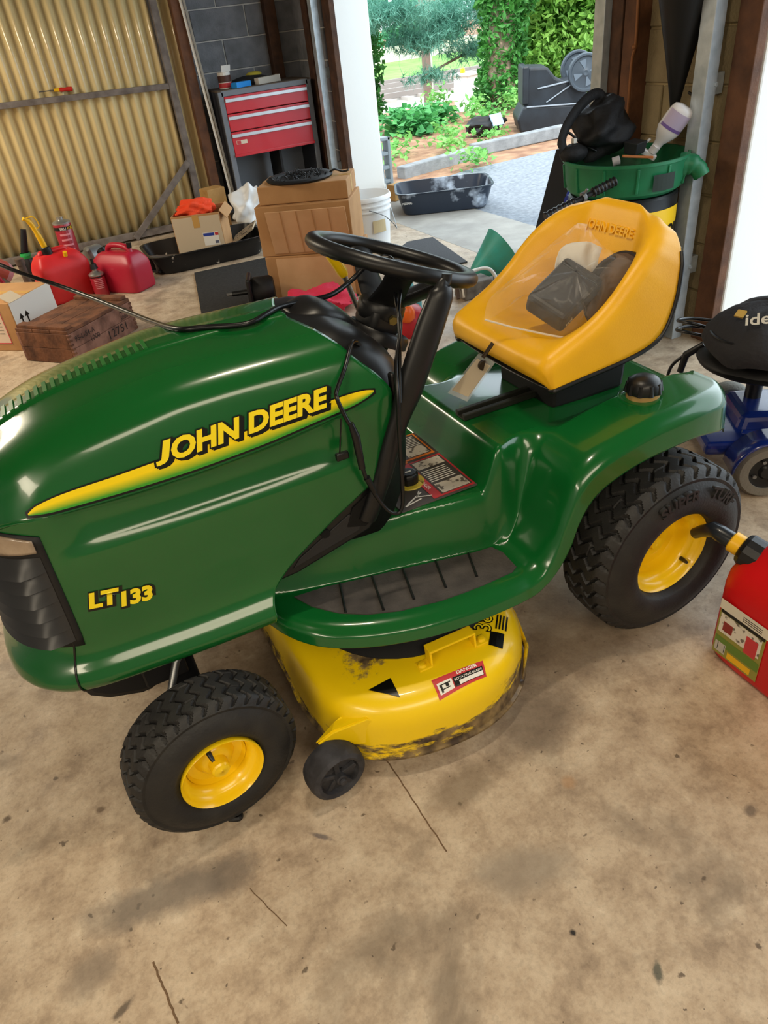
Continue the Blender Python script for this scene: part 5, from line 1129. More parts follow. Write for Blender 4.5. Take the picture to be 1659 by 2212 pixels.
obj('lever', MB().tube([(-.31,.22,.40),(-.36,.25,.35),(-.37,.26,.28)], [.012,.014,.012], 10), m_black, sc, smooth=50)
for k in range(2): obj('cable_loop', MB().tube(cr([(-.26,.20,.42+.03*k),(-.36,.20,.45+.035*k),(-.40,.27,.44+.035*k),(-.34,.32,.43+.03*k),(-.25,.30,.42+.03*k)], 6), .006, 8), m_cable, sc, smooth=60)
obj('hanging_cable', MB().tube(cr([(-.35,.25,.36),(-.40,.27,.30),(-.41,.28,.22)], 5), .006, 8), m_cable, sc, smooth=60)
bgb = thing('seat_bag', 'black padded bag with pale lettering lying on the scooter seat', 'bag', (.86, .04, .43), -.35)
P = []
for f, s_ in ((0,.70),(.03,.95),(.2,1.0),(.45,.95),(.7,.80),(.9,.58),(1.0,.30),(1.01,.02)): P.append([(.20*s_*np.sign(math.cos(a))*abs(math.cos(a))**.6, .17*s_*np.sign(math.sin(a))*abs(math.sin(a))**.6, .16*f+.008*math.sin(5*a)) for a in np.linspace(0, 2*PI, 37)[:-1]])
obj('body', MB().grid(P, close_v=True), mat('bag_nylon', '#1d1c20', rough=.75, bump=(50, .4)), bgb, smooth=50); obj('flap_seam', MB().tube([(.20*math.cos(a)*.98, .17*math.sin(a)*.98, .075) for a in np.linspace(0, 2*PI, 33)], .004, 6), m_black, bgb, smooth=50)
text('bag_lettering', 'ide', mat('bag_print', '#c9c3b5', rough=.6), frame_fn((-.155,-.085,.135), (.72,-.45,.15), (.25,.52,.35), .004), .062, bgb, .001)
obj('bag_emblem', MB().box((-.135,-.02,.150), (.028,.028,.006), Rz(.6) @ Matrix.Rotation(-.5, 3, 'Y')), mat('emblem_gold', '#b89545', rough=.6), bgb)
# ------------------------------------------------------------------ pillar: posts, funnel, hook, wire
for y, wd, m, lab in ((1.625,.075,m_wood_dark,'dark timber post on the pillar nearest the doorway'),(1.535,.08,m_wood_brown,'reddish brown timber post on the pillar behind the hanging wire')):
    o = obj('pillar_post', MB().box((X_DOOR-.05, y, 1.25), (.09, wd, 2.5)), m, bevel=.004); tag(o, lab, 'post')
fu = thing('funnel', 'long black funnel hanging point down on the block pillar', 'funnel', (1.475, 1.185, 1.0))
obj('cone', MB().lathe([(.012,-.04),(.016,.0),(.026,.06),(.055,.20),(.105,.42),(.110,.43),(.103,.425),(.05,.2),(.02,.05)], (0,0,0), (-.02,0,1), 34), mat('funnel_black', '#0f1012', rough=.5), fu, smooth=45); obj('wad', MB().sphere((0,.02,.40), 1, 14, 8, (.06,.06,.04)), mat('wad_grey', '#55504c', rough=.9, bump=(60,.5)), fu, smooth=60)
o = obj('hanging_hook', MB().tube(cr([(1.575,1.165,1.50),(1.575,1.15,1.30),(1.575,1.145,1.13),(1.57,1.13,1.08),(1.565,1.15,1.045),(1.565,1.20,1.06)], 6), .006, 8).tube(cr([(1.575,1.12,1.50),(1.575,1.118,1.2),(1.57,1.09,1.09),(1.57,1.07,1.05)], 6), .005, 8), mat('hook_dark', '#2c2620', rough=.6), smooth=60); tag(o, 'dark metal hook hanging by a cord on the block pillar', 'hook')
o = obj('hanging_wire', MB().tube(cr([(1.50,1.50,1.50),(1.50,1.49,1.40),(1.50,1.485,1.25),(1.50,1.50,1.18),(1.50,1.50,.98),(1.50,1.51,.80)], 5), .007, 8).sphere((1.50,1.49,1.24), .013, 10, 6), mat('copper_wire', '#8a5a36', rough=.5, metal=.4), smooth=60); tag(o, 'brown wire hanging down in front of the reddish pillar post', 'wire')
# ------------------------------------------------------------------ drum, green bin, what lies on it
m_bin = mat('bin_green', '#1f7a4f', rough=.45, noise=('#14603c', 6, .35, .7, 5)); DCX, DCY = 1.262, 1.232
dr = thing('oil_drum', 'black drum with a yellow label under the green basin by the pillar', 'drum', (DCX, DCY, 0))
obj('body', MB().lathe([(0,0),(.235,0),(.24,.01),(.24,.20),(.247,.21),(.247,.23),(.24,.24),(.24,.45),(.247,.46),(.247,.48),(.24,.49),(.24,.70),(.232,.71),(0,.71)], (0,0,0), (0,0,1), 44), m_black, dr, smooth=35)
obj('drum_label', MB().grid([[(.2425*math.cos(a), .2425*math.sin(a), z) for z in (.495, .655)] for a in np.linspace(-1.95, -.90, 14)]), mat('drum_yellow', '#f2c31a', rough=.4), dr)
text('drum_lettering', 'OIL', m_decal_black, lambda u, v, z=0: Vector((.2445*math.cos(-1.35+u/.24), .2445*math.sin(-1.35+u/.24), .53+v)), .075, dr, .003)
gb = thing('green_basin', 'round green plastic drain basin with a spout sitting on the black drum', 'basin', (DCX, DCY, .712))
obj('body', MB().lathe([(0,.0),(.22,0),(.232,.006),(.250,.02),(.262,.06),(.268,.13),(.272,.135),(.272,.147),(.262,.147),(.256,.06),(.23,.014),(0,.012)], (0,0,0), (0,0,1), 48), m_bin, gb, smooth=35)
for k in range(12):
    a = 2*PI*k/12; obj('rib', MB().bar((.258*math.cos(a), .258*math.sin(a), .03), (.268*math.cos(a), .268*math.sin(a), .13), .012, .012, (math.cos(a), math.sin(a), 0)), m_bin, gb, bevel=.003)
obj('spout', MB().tube(cr([(.135,-.20,.10),(.158,-.228,.102),(.180,-.252,.085),(.192,-.268,.055)], 5), [.05]*4+[.043]*4+[.036]*4+[.034]*4, 14), m_bin, gb, smooth=50); obj('spout_bore', MB().cyl((.1925,-.2685,.0545), (.193,-.2695,.053), .027, n=14), MATS['hole_black'], gb)
obj('dark_patch', MB().grid([[(.272*math.cos(a), .272*math.sin(a), z) for z in (.035, .10)] for a in np.linspace(-1.85, -1.45, 6)]), mat('grime', '#1e2a22', rough=.7), gb)
bp_ = thing('tool_bag', 'black nylon bag with an upright strap on top of the green basin', 'bag', (1.16, 1.34, .85), .0)
cl_o = cloth('x', 'x', (.07,.02,.10), (.15,.13,.13), mat('bag_black', '#131316', rough=.7, bump=(40,.5)), 21, n=60, folds=6, freq=6, amp=.22); cl_o.name = 'body'; cl_o.parent = bp_
for k_ in ('label', 'category'): del cl_o[k_]
obj('strap', MB().tube(cr([(-.14,.0,.02),(-.15,.02,.10),(-.08,.04,.18),(.02,.06,.235),(.09,.07,.24),(.12,.06,.20)], 6), .022, 8, flat=.45), MATS['bag_black'], bp_, smooth=50)
obj('peak', MB().grid([[(.02+.20*i/8, .07-.10*j/6, .05+.19*math.sin(PI*(.25+.5*i/8))*(1-j/8)) for j in range(7)] for i in range(9)]), MATS['bag_black'], bp_, smooth=60, solid=.006)
obj('cord_loop', MB().tube(cr([(-.13,.0,.03),(-.17,.02,.08),(-.12,.03,.12),(-.06,.0,.07),(.0,-.03,.03)], 6), .006, 8), m_cable, bp_, smooth=60); obj('roll', MB().sphere((-.10,.0,.035), 1, 16, 10, (.07,.05,.04)), MATS['bag_black'], bp_, smooth=60); obj('buckle', MB().box((-.10,.0,.085), (.02,.02,.02)), m_white, bp_, bevel=.003)
sp_b = thing('spray_bottle', 'white spray bottle with a purple label lying head down on the green basin', 'spray bottle', (1.395, 1.185, .875), rot=(.25, .55, -.6))
obj('body', MB().grid([[(.052*s_*math.cos(a), .030*s_*math.sin(a), z) for a in np.linspace(0, 2*PI, 29)[:-1]] for s_, z in ((.3,-.012),(.38,.0),(.42,.02),(.75,.045),(1.0,.075),(1.02,.13),(.98,.16),(.85,.178),(.5,.186),(.02,.187))], close_v=True), mat('bottle_white', '#efedf1', rough=.3, coat=.3), sp_b, smooth=50)
obj('label', MB().grid([[(.0535*math.cos(a)*1.0, .0312*math.sin(a), z) for z in (.085, .160)] for a in np.linspace(-2.7, -.5, 14)]), mat('label_purple', '#c5b8d6', rough=.4), sp_b); obj('label_band', MB().grid([[(.0538*math.cos(a), .0315*math.sin(a), z) for z in (.085, .098)] for a in np.linspace(-2.7, -.5, 14)]), mat('band_purple', '#7b62a6', rough=.4), sp_b)
obj('neck', MB().cyl((0,0,-.03), (0,0,.0), .020, n=16), MATS['bottle_white'], sp_b); obj('trigger_head', MB().box((-.02,0,-.045), (.10,.026,.028)), MATS['bottle_white'], sp_b, bevel=.008, seg=3); obj('trigger', MB().tube([(-.05,0,-.04),(-.05,0,-.01),(-.042,0,.012)], [.008,.007,.005], 8), MATS['bottle_white'], sp_b, smooth=50)
tb = obj('small_tray', MB().box((1.288,1.205,.885), (.075,.06,.05), Rz(.3) @ Matrix.Rotation(.1, 3, 'X'), taper=1.15), mat('tray_dark', '#232528', rough=.5), bevel=.004); tag(tb, 'small dark plastic box between the black bag and the spray bottle', 'box')
oc = obj('orange_strip', MB().bar((1.16,1.14,.875), (1.26,1.06,.862), .02, .008), mat('strip_orange', '#b9713f', rough=.6), bevel=.002); tag(oc, 'thin orange-brown strip on the rim of the green basin', 'strip')
wl = obj('bottle_cap', MB().lathe([(0,0),(.018,0),(.018,.03),(0,.032)], (1.10,1.13,.862), (.6,-.5,.2), 16), mat('cap_grey', '#a8a4a6', rough=.4), smooth=40); tag(wl, 'small pale grey cap lying under the black bag on the green basin', 'cap')
# leaning panel, blue bag, hand cart behind the seat
lp_ = obj('leaning_board', MB().add([(1.91,2.79,0),(1.96,2.33,0),(1.90,2.02,.73),(1.86,2.46,.69)], [(0,1,2,3)]), m_black_matt, solid=.03, bevel=.005); tag(lp_, 'black board leaning at the right side of the open doorway', 'board')
cloth('blue_bag', 'dark blue bag behind the drum beside the black leaning board', (1.47, 1.79, .48), (.10,.07,.15), mat('bag_blue', '#1b2f9a', rough=.5), 33, 'bag', n=40)
hc = thing('hand_cart', 'hand cart with black ribbed grips on its cross bar behind the seat', 'cart', (.88, 1.07, 0))
obj('cross_bar', MB().cyl((-.145,.03,.715), (.15,-.03,.805), .011, n=14), m_black, hc, smooth=40)
for s_, a, b_ in ((0,-.15,-.02),(1,.06,.16)):
    g_ = MB()
    for k in range(28):
        f = a+(b_-a)*k/27; r = .0185+.0022*math.sin(k*1.6)
        g_.v += []; 
    A = Vector((-.145,.03,.715)); D_ = Vector((.295,-.06,.09)); 
    prof = [(.0185+.0022*math.sin(k*1.5), (a+.145 + (b_-a)*k/27)/.295*D_.length) for k in range(28)]
    obj('grip', MB().lathe([(0, prof[0][1])]+prof+[(0, prof[-1][1])], A, D_, 16), m_black, hc, smooth=50)
obj('clamp', MB().cyl((.015,0,.765), (.03,-.003,.77), .02, n=14).bar((.02,-.0,.77), (.025,-.02,.80), .012, .01), m_steel, hc, bevel=.002)
obj('frame_tube', MB().tube([(.02,0,.765),(.03,.02,.4),(.03,.05,.03)], .013, 12), m_black, hc, smooth=50); obj('foot_plate', MB().box((-.02,.05,.012), (.22,.20,.024)), m_black, hc, bevel=.004)
# jumble behind the tractor
jr = thing('red_jug', 'red jug with a bright orange cap on the floor behind the steering column', 'jug', (.43, 1.97, 0))
obj('body', MB().lathe([(0,0),(.085,0),(.09,.01),(.09,.12),(.07,.15),(.03,.165),(.03,.175)], (.06,.02,0), (0,0,1), 24), mat('jug_red', '#b01d28', rough=.4), jr, smooth=40); obj('orange_cap', MB().lathe([(0,.05),(.025,.045),(.042,.02),(.046,0),(.046,-.03),(.03,-.05)], (.02,-.05,.15), (-.2,-.3,1), 20), mat('cap_orange', '#e8641b', rough=.35), jr, smooth=50)
tf = thing('teal_funnel', 'teal green funnel lying on its side on the floor behind the seat', 'funnel', (1.36, 2.48, .115), rot=(0, 0, 0))
obj('cone', MB().lathe([(.012,-.30),(.018,-.20),(.03,-.17),(.15,.10),(.155,.105),(.148,.10),(.028,-.16)], (0,0,.0), (.85,-.1,.5), 34), mat('funnel_teal', '#3cb5aa', rough=.45, noise=('#4b9a80', 7, .35, .7)), tf, smooth=45); obj('residue', MB().lathe([(.0,.02),(.10,.06),(.146,.103)], (0,0,.0), (.85,-.1,.5), 30), mat('residue_brown', '#6b5f45', rough=.7, noise=('#2f6a66', 9, .4, .6)), tf, smooth=50)
bl = thing('small_bottle', 'small white bottle with a blue cap on the floor left of the yellow seat', 'bottle', (1.525, 2.43, 0))
obj('body', MB().lathe([(0,0),(.035,0),(.037,.01),(.037,.055),(.018,.075),(.018,.08)], (0,0,0), (0,0,1), 18), m_white, bl, smooth=40); obj('blue_cap', MB().lathe([(.0,.115),(.02,.115),(.021,.08),(0,.08)], (0,0,0), (0,0,1), 16), mat('cap_blue', '#1d3fae', rough=.35), bl, smooth=40)
wf = thing('wire_frame', 'tangle of white and rusty metal brackets on the floor beside the teal funnel', 'bracket', (1.12, 2.28, 0))
obj('white_tube', MB().tube(cr([(-.12,-.05,.02),(-.10,-.02,.12),(.0,.02,.14),(.10,.0,.13),(.14,-.04,.04)], 5), .011, 10), m_white, wf, smooth=50); obj('grey_plate', MB().box((-.02,.0,.05), (.20,.14,.10)), mat('plate_grey', '#77726c', rough=.7, noise=('#4d4640', 14, .4, .7)), wf, bevel=.01); obj('rusty_arm', MB().bar((-.16,-.05,.02), (-.13,.02,.13), .02, .02).bar((.1,-.08,.02), (.16,.05,.10), .02, .012), MATS['rusty_iron'], wf, bevel=.003)
tl2 = thing('teal_jug', 'pale teal jug with a yellow strap on the floor behind the steering column', 'jug', (.62, 2.22, 0))
obj('body', MB().lathe([(0,0),(.07,0),(.075,.01),(.075,.12),(.04,.17),(.03,.20)], (0,0,0), (0,0,1), 20), mat('jug_teal', '#4d9ba3', rough=.35), tl2, smooth=40); obj('strap', MB().bar((-.02,-.09,.14), (.10,-.07,.17), .02, .008), MATS['yellow_plastic'], tl2, bevel=.002)
dbr = obj('debris', MB().tube(cr([(-1.262,-.398,.008),(-1.24,-.41,.010),(-1.235,-.398,.010),(-1.25,-.392,.008)], 4), .006, 6), m_black); tag(dbr, 'small curled black scrap on the floor beside the front tyre', 'scrap')
o = cloth('blue_tarp', 'pale blue tarpaulin heap outside the second doorway at the right edge', (2.75, 1.15, .30), (.30,.34,.34), mat('tarp_blue', '#9fc6d3', rough=.6), 55, 'tarp', n=48)

# ------------------------------------------------------------------ outdoors
m_mulch = mat('pine_straw', '#7b5843', rough=.95, noise=('#a98668', 5, .35, .7, 9), bump=(60, .6))
m_asph = mat('asphalt', '#6f767f', rough=.85, noise=('#8b929a', 30, .35, .7, 8), bump=(150, .3))
def gz(x, y): return -.012 - 1.0*float(sm(y+.35*(x-6), 9.5, 16.5))
P = [[(x, y, gz(x, y)) for y in np.concatenate([np.linspace(-12, 8, 9), np.linspace(8.5, 20, 24), [30, 60, 110]])] for x in np.concatenate([[2.2], np.linspace(3, 20, 18), [30, 50, 80, 120]])]
P2 = [[(x, y, gz(x, y)) for y in np.concatenate([np.linspace(6.3, 20, 20), [30, 60, 110]])] for x in (-40, -10, 0, 2.2)]
struct('ground', MB().grid(P).grid(P2), m_mulch, smooth=60)
struct('driveway', MB().prism([(2.32,-12),(2.32,5.2),(2.6,5.55),(3.2,5.75),(5.2,5.9),(14,6.4),(14,-12)], .03, Matrix.Translation((0,0,-.04))), m_asph)
m_timber = mat('grey_timber', '#8b8f92', rough=.85, noise=('#6f7376', 8, .35, .7, 6), bump=(50, .4))
for a, b_, lab in (((2.55,6.02,.04),(3.68,6.30,.045),'nearer grey landscape timber edging the pine straw bed'),((3.70,6.42,.05),(5.05,6.45,.06),'farther grey landscape timber ending by the overturned bin')):
    o = obj('edging_timber', MB().bar(a, b_, .13, .13), m_timber, bevel=.012); tag(o, lab, 'timber')
# second mixing tub on the threshold, pine block, grey stand
tb2 = mixing_tub('mixing_tub', 'black mixing tub with white residue standing on the sunlit threshold', (2.19, 4.50, 0), -.45, .86, .60, .185, mat('tub_residue', '#28313f', rough=.3, noise=('#c3d0e0', 4.5, .60, .70, 6)))
text('tub_lettering', 'MIXING', m_white, frame_fn((-.38,-.283,.10), (1,0,0), (0,.12,1), .004), .026, tb2)
o = obj('wood_block', MB().box((2.02, 5.10, .07), (.13,.10,.14), Rz(.3)), MATS['raw_pine'], bevel=.004); tag(o, 'small pine wood block on the threshold behind the black tub by the white jamb', 'wood block')
gs_ = thing('grey_stand', 'grey slotted plastic stand against the white door jamb outside', 'stand', (2.03, 5.33, 0))
obj('upright', MB().box((-.045,0,.26), (.03,.12,.52)).box((.045,0,.26), (.03,.12,.52)).box((0,0,.505), (.12,.12,.03)).box((0,0,.02), (.12,.12,.04)), mat('stand_grey', '#8e979c', rough=.5), gs_, bevel=.006)
for z in (.14,.26,.38): obj('cross_piece', MB().box((0,0,z), (.07,.11,.03)), MATS['stand_grey'], gs_, bevel=.004)
# overturned wheeled bin
m_cart = mat('bin_dark', '#161a20', rough=.5, noise=('#232a32', 6, .35, .7))
bi = thing('wheeled_bin', 'dark grey wheeled bin tipped on its side with both wheels in the air', 'bin', (5.55, 7.20, 0), -.52)
MX = lambda y: Matrix(((1,0,0,0),(0,0,1,y),(0,1,0,0),(0,0,0,1)))
obj('body', MB().prism([(-.50,.27),(.36,.22),(.24,.54),(.02,.52),(-.10,.58),(-.20,.70),(-.44,.72),(-.46,.55)], .58, MX(-.29)), m_cart, bi, bevel=.03, seg=3)
obj('chest', MB().prism([(-.54,0),(.62,0),(.70,.06),(.64,.20),(.40,.26),(-.50,.30),(-.58,.16)], .72, MX(-.36)), m_cart, bi, bevel=.03, seg=3)
obj('lid_edge', MB().box((-.47,0,.52), (.08,.62,.42)), m_cart, bi, bevel=.015); obj('rim_rib', MB().box((-.12,-.297,.50), (.40,.012,.018), Matrix.Rotation(-.12, 3, 'Y')).box((-.05,-.30,.40), (.36,.012,.014), Matrix.Rotation(-.5, 3, 'Y')).box((.05,-.365,.275), (1.02,.014,.016), Matrix.Rotation(.03, 3, 'Y')), mat('bin_worn', '#8c96a1', rough=.6), bi, bevel=.004)
for y, lab in ((-.34, None), (.30, None)):
    wv = obj('bin_wheel', MB().lathe([(0,-.03),(.03,-.035),(.06,-.02),(.17,-.02),(.185,-.04),(.205,-.04),(.215,-.02),(.215,.03),(0,.03)], (.26,y,.60), (0,1,0), 32), mat('bin_wheel_grey', '#3b444d', rough=.5), bi, smooth=35)
    ws_ = MB()
    for k in range(4): a = PI/2*k+.3; ws_.prism([(.03*math.cos(a),.03*math.sin(a)),(.15*math.cos(a-.28),.15*math.sin(a-.28)),(.15*math.cos(a+.28),.15*math.sin(a+.28))], .004, Matrix(((1,0,0,.26),(0,0,-1,y-.022),(0,1,0,.60),(0,0,0,1))))
    obj('wheel_opening', ws_, m_black_matt if False else mat('wheel_light', '#5a6570', rough=.5), wv)
obj('axle', MB().cyl((.26,-.36,.60), (.26,.33,.60), .016, n=10), m_steel, bi)
rbk = thing('black_sack', 'black sack with a pale blue panel lying left of the overturned bin', 'sack', (4.62, 7.55, 0))
o = cloth('x', 'x', (0,0,.10), (.30,.20,.12), m_black_matt, 41, n=40); o.name = 'body'; o.parent = rbk
for k_ in ('label', 'category'): del o[k_]
obj('blue_panel', MB().box((.10,-.13,.17), (.20,.02,.15), Rz(.2) @ Matrix.Rotation(-.5, 3, 'X')), mat('panel_blue', '#a9c6e6', rough=.5), rbk, bevel=.005)
# --- leaves
def leaf_mesh(pts, size, rr, up=.4, face=None, shape=(.5, 1.0)):
    """one small folded leaf (two triangles) for each point"""
    V = []; F = []
    for p in pts:
        n = Vector((rr.uniform(-1,1), rr.uniform(-1,1), rr.uniform(-1,1)+up))
        if face is not None: n += Vector(face)
        n.normalize(); d = Vector((rr.uniform(-1,1), rr.uniform(-1,1), rr.uniform(-1,1))); d = (d-n*d.dot(n)).normalized(); s_ = n.cross(d)
        L = size*rr.uniform(.6, 1.25); k = len(V); p = Vector(p)
        V += [p-d*L*shape[1]*.5, p+s_*L*shape[0]*.5+n*L*.12, p+d*L*shape[1]*.5, p-s_*L*shape[0]*.5+n*L*.12]; F += [(k,k+1,k+2),(k,k+2,k+3)]
    return MB().add(V, F)
def blob_points(blobs, n, rr, shell=.55):
    out = []; tot = sum(b[3]*b[4]*b[5] for b in blobs)
    for (x, y, z, a, b_, c_) in blobs:
        for _ in range(int(n*a*b_*c_/tot)+1):
            d = Vector((rr.gauss(0,1), rr.gauss(0,1), rr.gauss(0,1))).normalized(); r = (shell+(1-shell)*rr.random())
            out.append((x+d.x*a*r, y+d.y*b_*r, z+d.z*c_*r))
    return out
def leafmat(name, c1, c2, sc_=2.0):
    m = mat(name, c1, rough=.55, noise=(c2, sc_, .35, .65, 3)); nt, b = nodes_of(m)
    tr = nt.nodes.new('ShaderNodeBsdfTranslucent'); mx = nt.nodes.new('ShaderNodeMixShader'); mx.inputs[0].default_value = .35
    lk = [l for l in nt.links if l.to_socket == b.inputs['Base Color']][0]; nt.links.new(lk.from_socket, tr.inputs[0])
    out_ = nt.nodes['Material Output']; nt.links.new(b.outputs[0], mx.inputs[1]); nt.links.new(tr.outputs[0], mx.inputs[2]); nt.links.new(mx.outputs[0], out_.inputs[0]); return m
m_ivy = leafmat('ivy_leaf', '#2c6a2a', '#4f9440', 1.5); m_hedge = leafmat('hedge_leaf', '#5d9a36', '#93c25c', 2.2); m_weed = leafmat('weed_leaf', '#5aa04a', '#8cc66a', 2.0); m_kudzu = leafmat('vine_leaf', '#3f8a4c', '#5fae62', 2.0)
m_pine = leafmat('pine_needle', '#4f8f7c', '#79b3a0', 1.0); m_far = leafmat('far_leaf', '#4f9a72', '#7dc095', .35)
m_bark = mat('bark', '#8a7362', rough=.9, noise=('#a8917e', 8, .35, .7), bump=(20, .8))
rr = random.Random(20)
def plant(name, label, cat, blobs, n, size, m, trunk=None, group=None, shell=.55, base=None, **k):
    t = thing(name, label, cat, base or (blobs[0][0], blobs[0][1], gz(blobs[0][0], blobs[0][1])), 0, group); inv = Matrix.Translation(-Vector(t.location))
    o = obj('foliage', leaf_mesh(blob_points(blobs, n, rr, shell), size, rr, **k), m, t, kind='stuff'); o.matrix_parent_inverse = inv
    if trunk:
        o = obj('trunk', MB().tube(*trunk), m_bark, t, smooth=60); o.matrix_parent_inverse = inv
    return t
plant('ivy_tree', 'tree trunk wrapped in dark green ivy behind the overturned bin', 'tree', [(6.35,9.75,.25,.42,.45,.5),(6.40,9.75,.9,.40,.4,.7),(6.55,9.85,1.7,.55,.5,.8),(6.8,9.9,2.6,.75,.6,.9)], 11000, .12, m_ivy, ([(6.33,9.72,-.1),(6.36,9.72,.8),(6.45,9.8,1.8),(6.6,9.9,3.4)], [.26,.21,.18,.16], 12), shell=.62)
plant('hedge', 'tall bright green leafy hedge behind the overturned bin', 'hedge', [(7.75,10.9,.5,.7,.8,.8),(8.5,10.2,.5,.8,.8,.8),(9.3,9.5,.5,.9,.8,.9),(7.8,10.9,1.5,.8,.8,.9),(8.7,10.1,1.5,.9,.8,.9),(9.6,9.3,1.5,.9,.9,1.0),(8.2,10.6,2.4,1.0,.8,.6)], 30000, .15, m_hedge, shell=.35)
plant('ivy_post', 'slender tree grown over with ivy just beyond the white door jamb', 'tree', [(5.55,13.1,-.2,.34,.34,.8),(5.60,13.1,.9,.34,.34,.9),(5.65,13.2,2.0,.45,.4,.9)], 3200, .14, m_ivy, ([(5.55,13.1,-1),(5.65,13.2,3)], [.14,.10], 10), shell=.5)
plant('low_vine', 'low dark vine of large round leaves at the foot of the white jamb', 'plant', [(4.2,8.9,.10,.55,.6,.26),(4.9,9.5,.05,.5,.5,.22)], 900, .13, m_kudzu, shell=.3, up=1.4, shape=(.95, 1.0))
for k, (x, y, h, n, lab) in enumerate(((5.2,8.8,.20,150,'bright weed clump in the middle of the pine straw bed behind the timbers'),(4.9,7.9,.20,150,'weed clump with pale leaves left of the black sack'),(3.90,7.35,.17,110,'weed clump spreading low in front of the black sack'),(3.1,7.25,.15,90,'thin weed growing between the jamb and the edging timber'),(3.62,6.80,.12,90,'low weed right behind the nearer edging timber'),(4.28,6.95,.11,70,'small weed at the foot of the overturned bin'),(3.25,5.70,.12,90,'weed on the driveway side of the timber above the black tub'),(2.62,6.55,.12,60,'small weed close to the grey stand by the jamb'),(6.0,9.0,.22,150,'weed clump at the foot of the ivy-covered tree'),(5.5,10.4,.25,150,'tall weeds at the far edge of the pine straw bed'))):
    plant('weed', lab, 'weed', [(x,y,h*.9,.32,.30,h),(x+.2,y+.15,h*.7,.22,.22,h*.8)], n, .085, m_weed, group='weeds in the pine straw', shell=.15, up=1.2, shape=(.7, 1.0))
def needles(blobs, n, rr):
    V = []; F = []
    for p in blob_points(blobs, n, rr, .1):
        p = Vector(p); ax_ = Vector((rr.uniform(-1,1), rr.uniform(-1,1), rr.uniform(-.6,.2))).normalized()
        for _ in range(9):
            d = (ax_*.6+Vector((rr.uniform(-1,1), rr.uniform(-1,1), rr.uniform(-1,1)))).normalized()*rr.uniform(.12,.22); s_ = d.cross(Vector((rr.uniform(-1,1), rr.uniform(-1,1), 1))).normalized()*.006; k = len(V)
            V += [p-s_, p+s_, p+d]; F.append((k,k+1,k+2))
    return MB().add(V, F)
pt = thing('pine_tree', 'pine tree with feathery blue-green boughs hanging over the railway', 'tree', (8.6, 13.6, gz(8.6, 13.6))); inv = Matrix.Translation(-Vector(pt.location))
o = obj('boughs', needles([(5.7,12.2,1.45,1.0,.7,.30),(7.0,12.5,1.25,.9,.7,.35),(6.4,12.2,.95,.8,.6,.22),(7.5,12.4,.70,.7,.5,.22),(6.3,12.0,.42,.7,.4,.13),(8.2,12.6,1.5,.9,.7,.5),(6.2,12.4,1.0,.5,.5,.2)], 3400, rr), m_pine, pt, kind='stuff'); o.matrix_parent_inverse = inv
bm_ = MB().tube([(11.3,14.2,-1),(11.2,14.1,4)], [.2,.15], 10)
for a, b_ in (((11.2,14.1,2.0),(5.6,12.2,1.4)),((11.2,14.1,1.5),(6.2,12.2,.9)),((9.4,13.4,1.0),(6.2,12.0,.42))): bm_.tube([a, b_], [.05,.015], 7)
o = obj('trunk', bm_, m_bark, pt, smooth=50); o.matrix_parent_inverse = inv
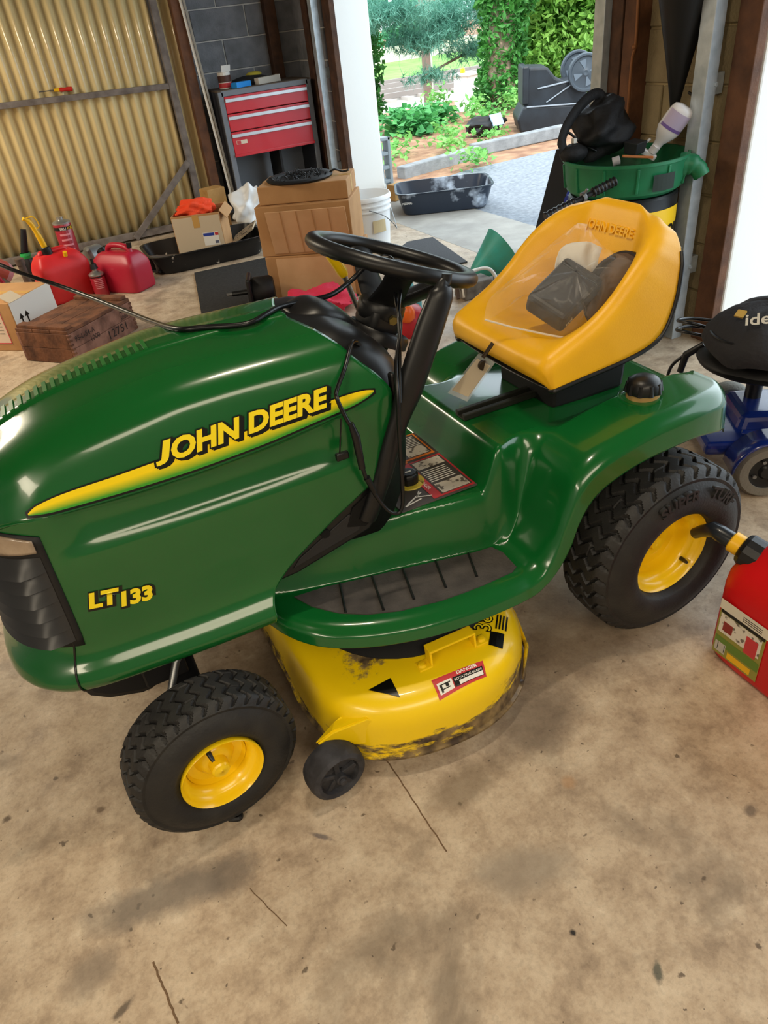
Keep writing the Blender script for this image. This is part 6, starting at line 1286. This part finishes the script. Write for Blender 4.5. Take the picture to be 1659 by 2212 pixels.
# --- railway
m_ball = mat('ballast', '#c9c4bd', rough=.95, noise=('#a59f98', 30, .35, .7, 8), bump=(60, .8)); m_railst = mat('rail_steel', '#8d8580', rough=.5, metal=.4); m_sleeper = mat('sleeper', '#b3aaa2', rough=.9)
struct('railway_bed', MB().prism([(20.2,-1.03),(20.7,-.86),(26.6,-.80),(27.2,-1.03)], 60, Matrix(((0,0,1,-10),(1,0,0,0),(0,1,0,0),(0,0,0,1)))), m_ball)
for j, (y0, lab) in enumerate(((21.4,'nearer railway track beyond the pine straw bed'),(24.6,'farther railway track beyond the nearer one'))):
    rt = thing('railway_track', lab, 'railway', (10, y0, -.84))
    for dy in (0, 1.45): obj('rail', MB().box((2, dy, .13), (40, .09, .16)), m_railst, rt, bevel=.01)
    s0_ = MB().box((0, .72, .02), (.22, 2.5, .10)).mesh('sleeper')
    for k in range(34):
        o = obj('sleeper', s0_, m_sleeper, rt); o.location = (-6+.6*k, 0, 0)
up = thing('utility_pole', 'weathered brown utility pole beside the railway', 'pole', (8.95, 16.8, -1.0))
obj('pole', MB().cyl((0,0,0), (0,0,7), .125, .11, 14), mat('pole_wood', '#7a6a60', rough=.9, bump=(20,.5)), up, smooth=50); obj('cable_guard', MB().box((.06,-.12,1.8), (.05,.03,3)), mat('guard_grey', '#b9b6b0', rough=.7), up)
wp = thing('white_box', 'bright white trackside cabinet right of the utility pole', 'cabinet', (9.6, 16.0, -1.02), .3)
obj('body', MB().box((0,0,.50), (.50,.45,1.0)), m_paint, wp, bevel=.02); obj('roof', MB().box((0,0,1.03), (.60,.55,.06)), m_paint, wp, bevel=.015); obj('yellow_lamp', MB().lathe([(0,.12),(.05,.10),(.07,0)], (-.15,0,1.06), (0,0,1), 12), MATS['yellow_plastic'], wp, smooth=50)
# lawn, wall and wood on the far side
m_lawn = mat('far_lawn', '#6aa345', rough=.9, noise=('#82b85a', 1.5, .35, .7)); struct('far_lawn', MB().add([(-10,27.2,-1.0),(70,27.2,-1.0),(90,52,-.9),(-20,52,-.9)], [(0,1,2,3)]), m_lawn)
struct('far_wall', MB().box((24, 41, -.62), (44, .4, .75), Rz(.0)), mat('far_stone', '#d3cdbf', rough=.9))
for k, (x, y, s_, lab) in enumerate(((12,46,6.5,'broad pale tree at the left of the wood beyond the railway'),(18.5,45,6,'rounded tree in the middle of the wood beyond the railway'),(25,46,7,'tall tree behind the utility pole far beyond the railway'),(32,45,7,'big tree at the right of the wood beyond the railway'),(40,46,8,'largest tree at the far right of the wood'))):
    plant('distant_tree', lab, 'tree', [(x,y,-.2,3.1,2.0,1.4),(x+.3,y,1.6,3.0,2.0,1.9),(x-.2,y,s_*.6,2.7,2.0,s_*.35)], 3600, .8, m_far, ([(x,y,-1),(x,y,s_*.7)], [.35,.2], 8), base=(x,y,-1), shell=.35)
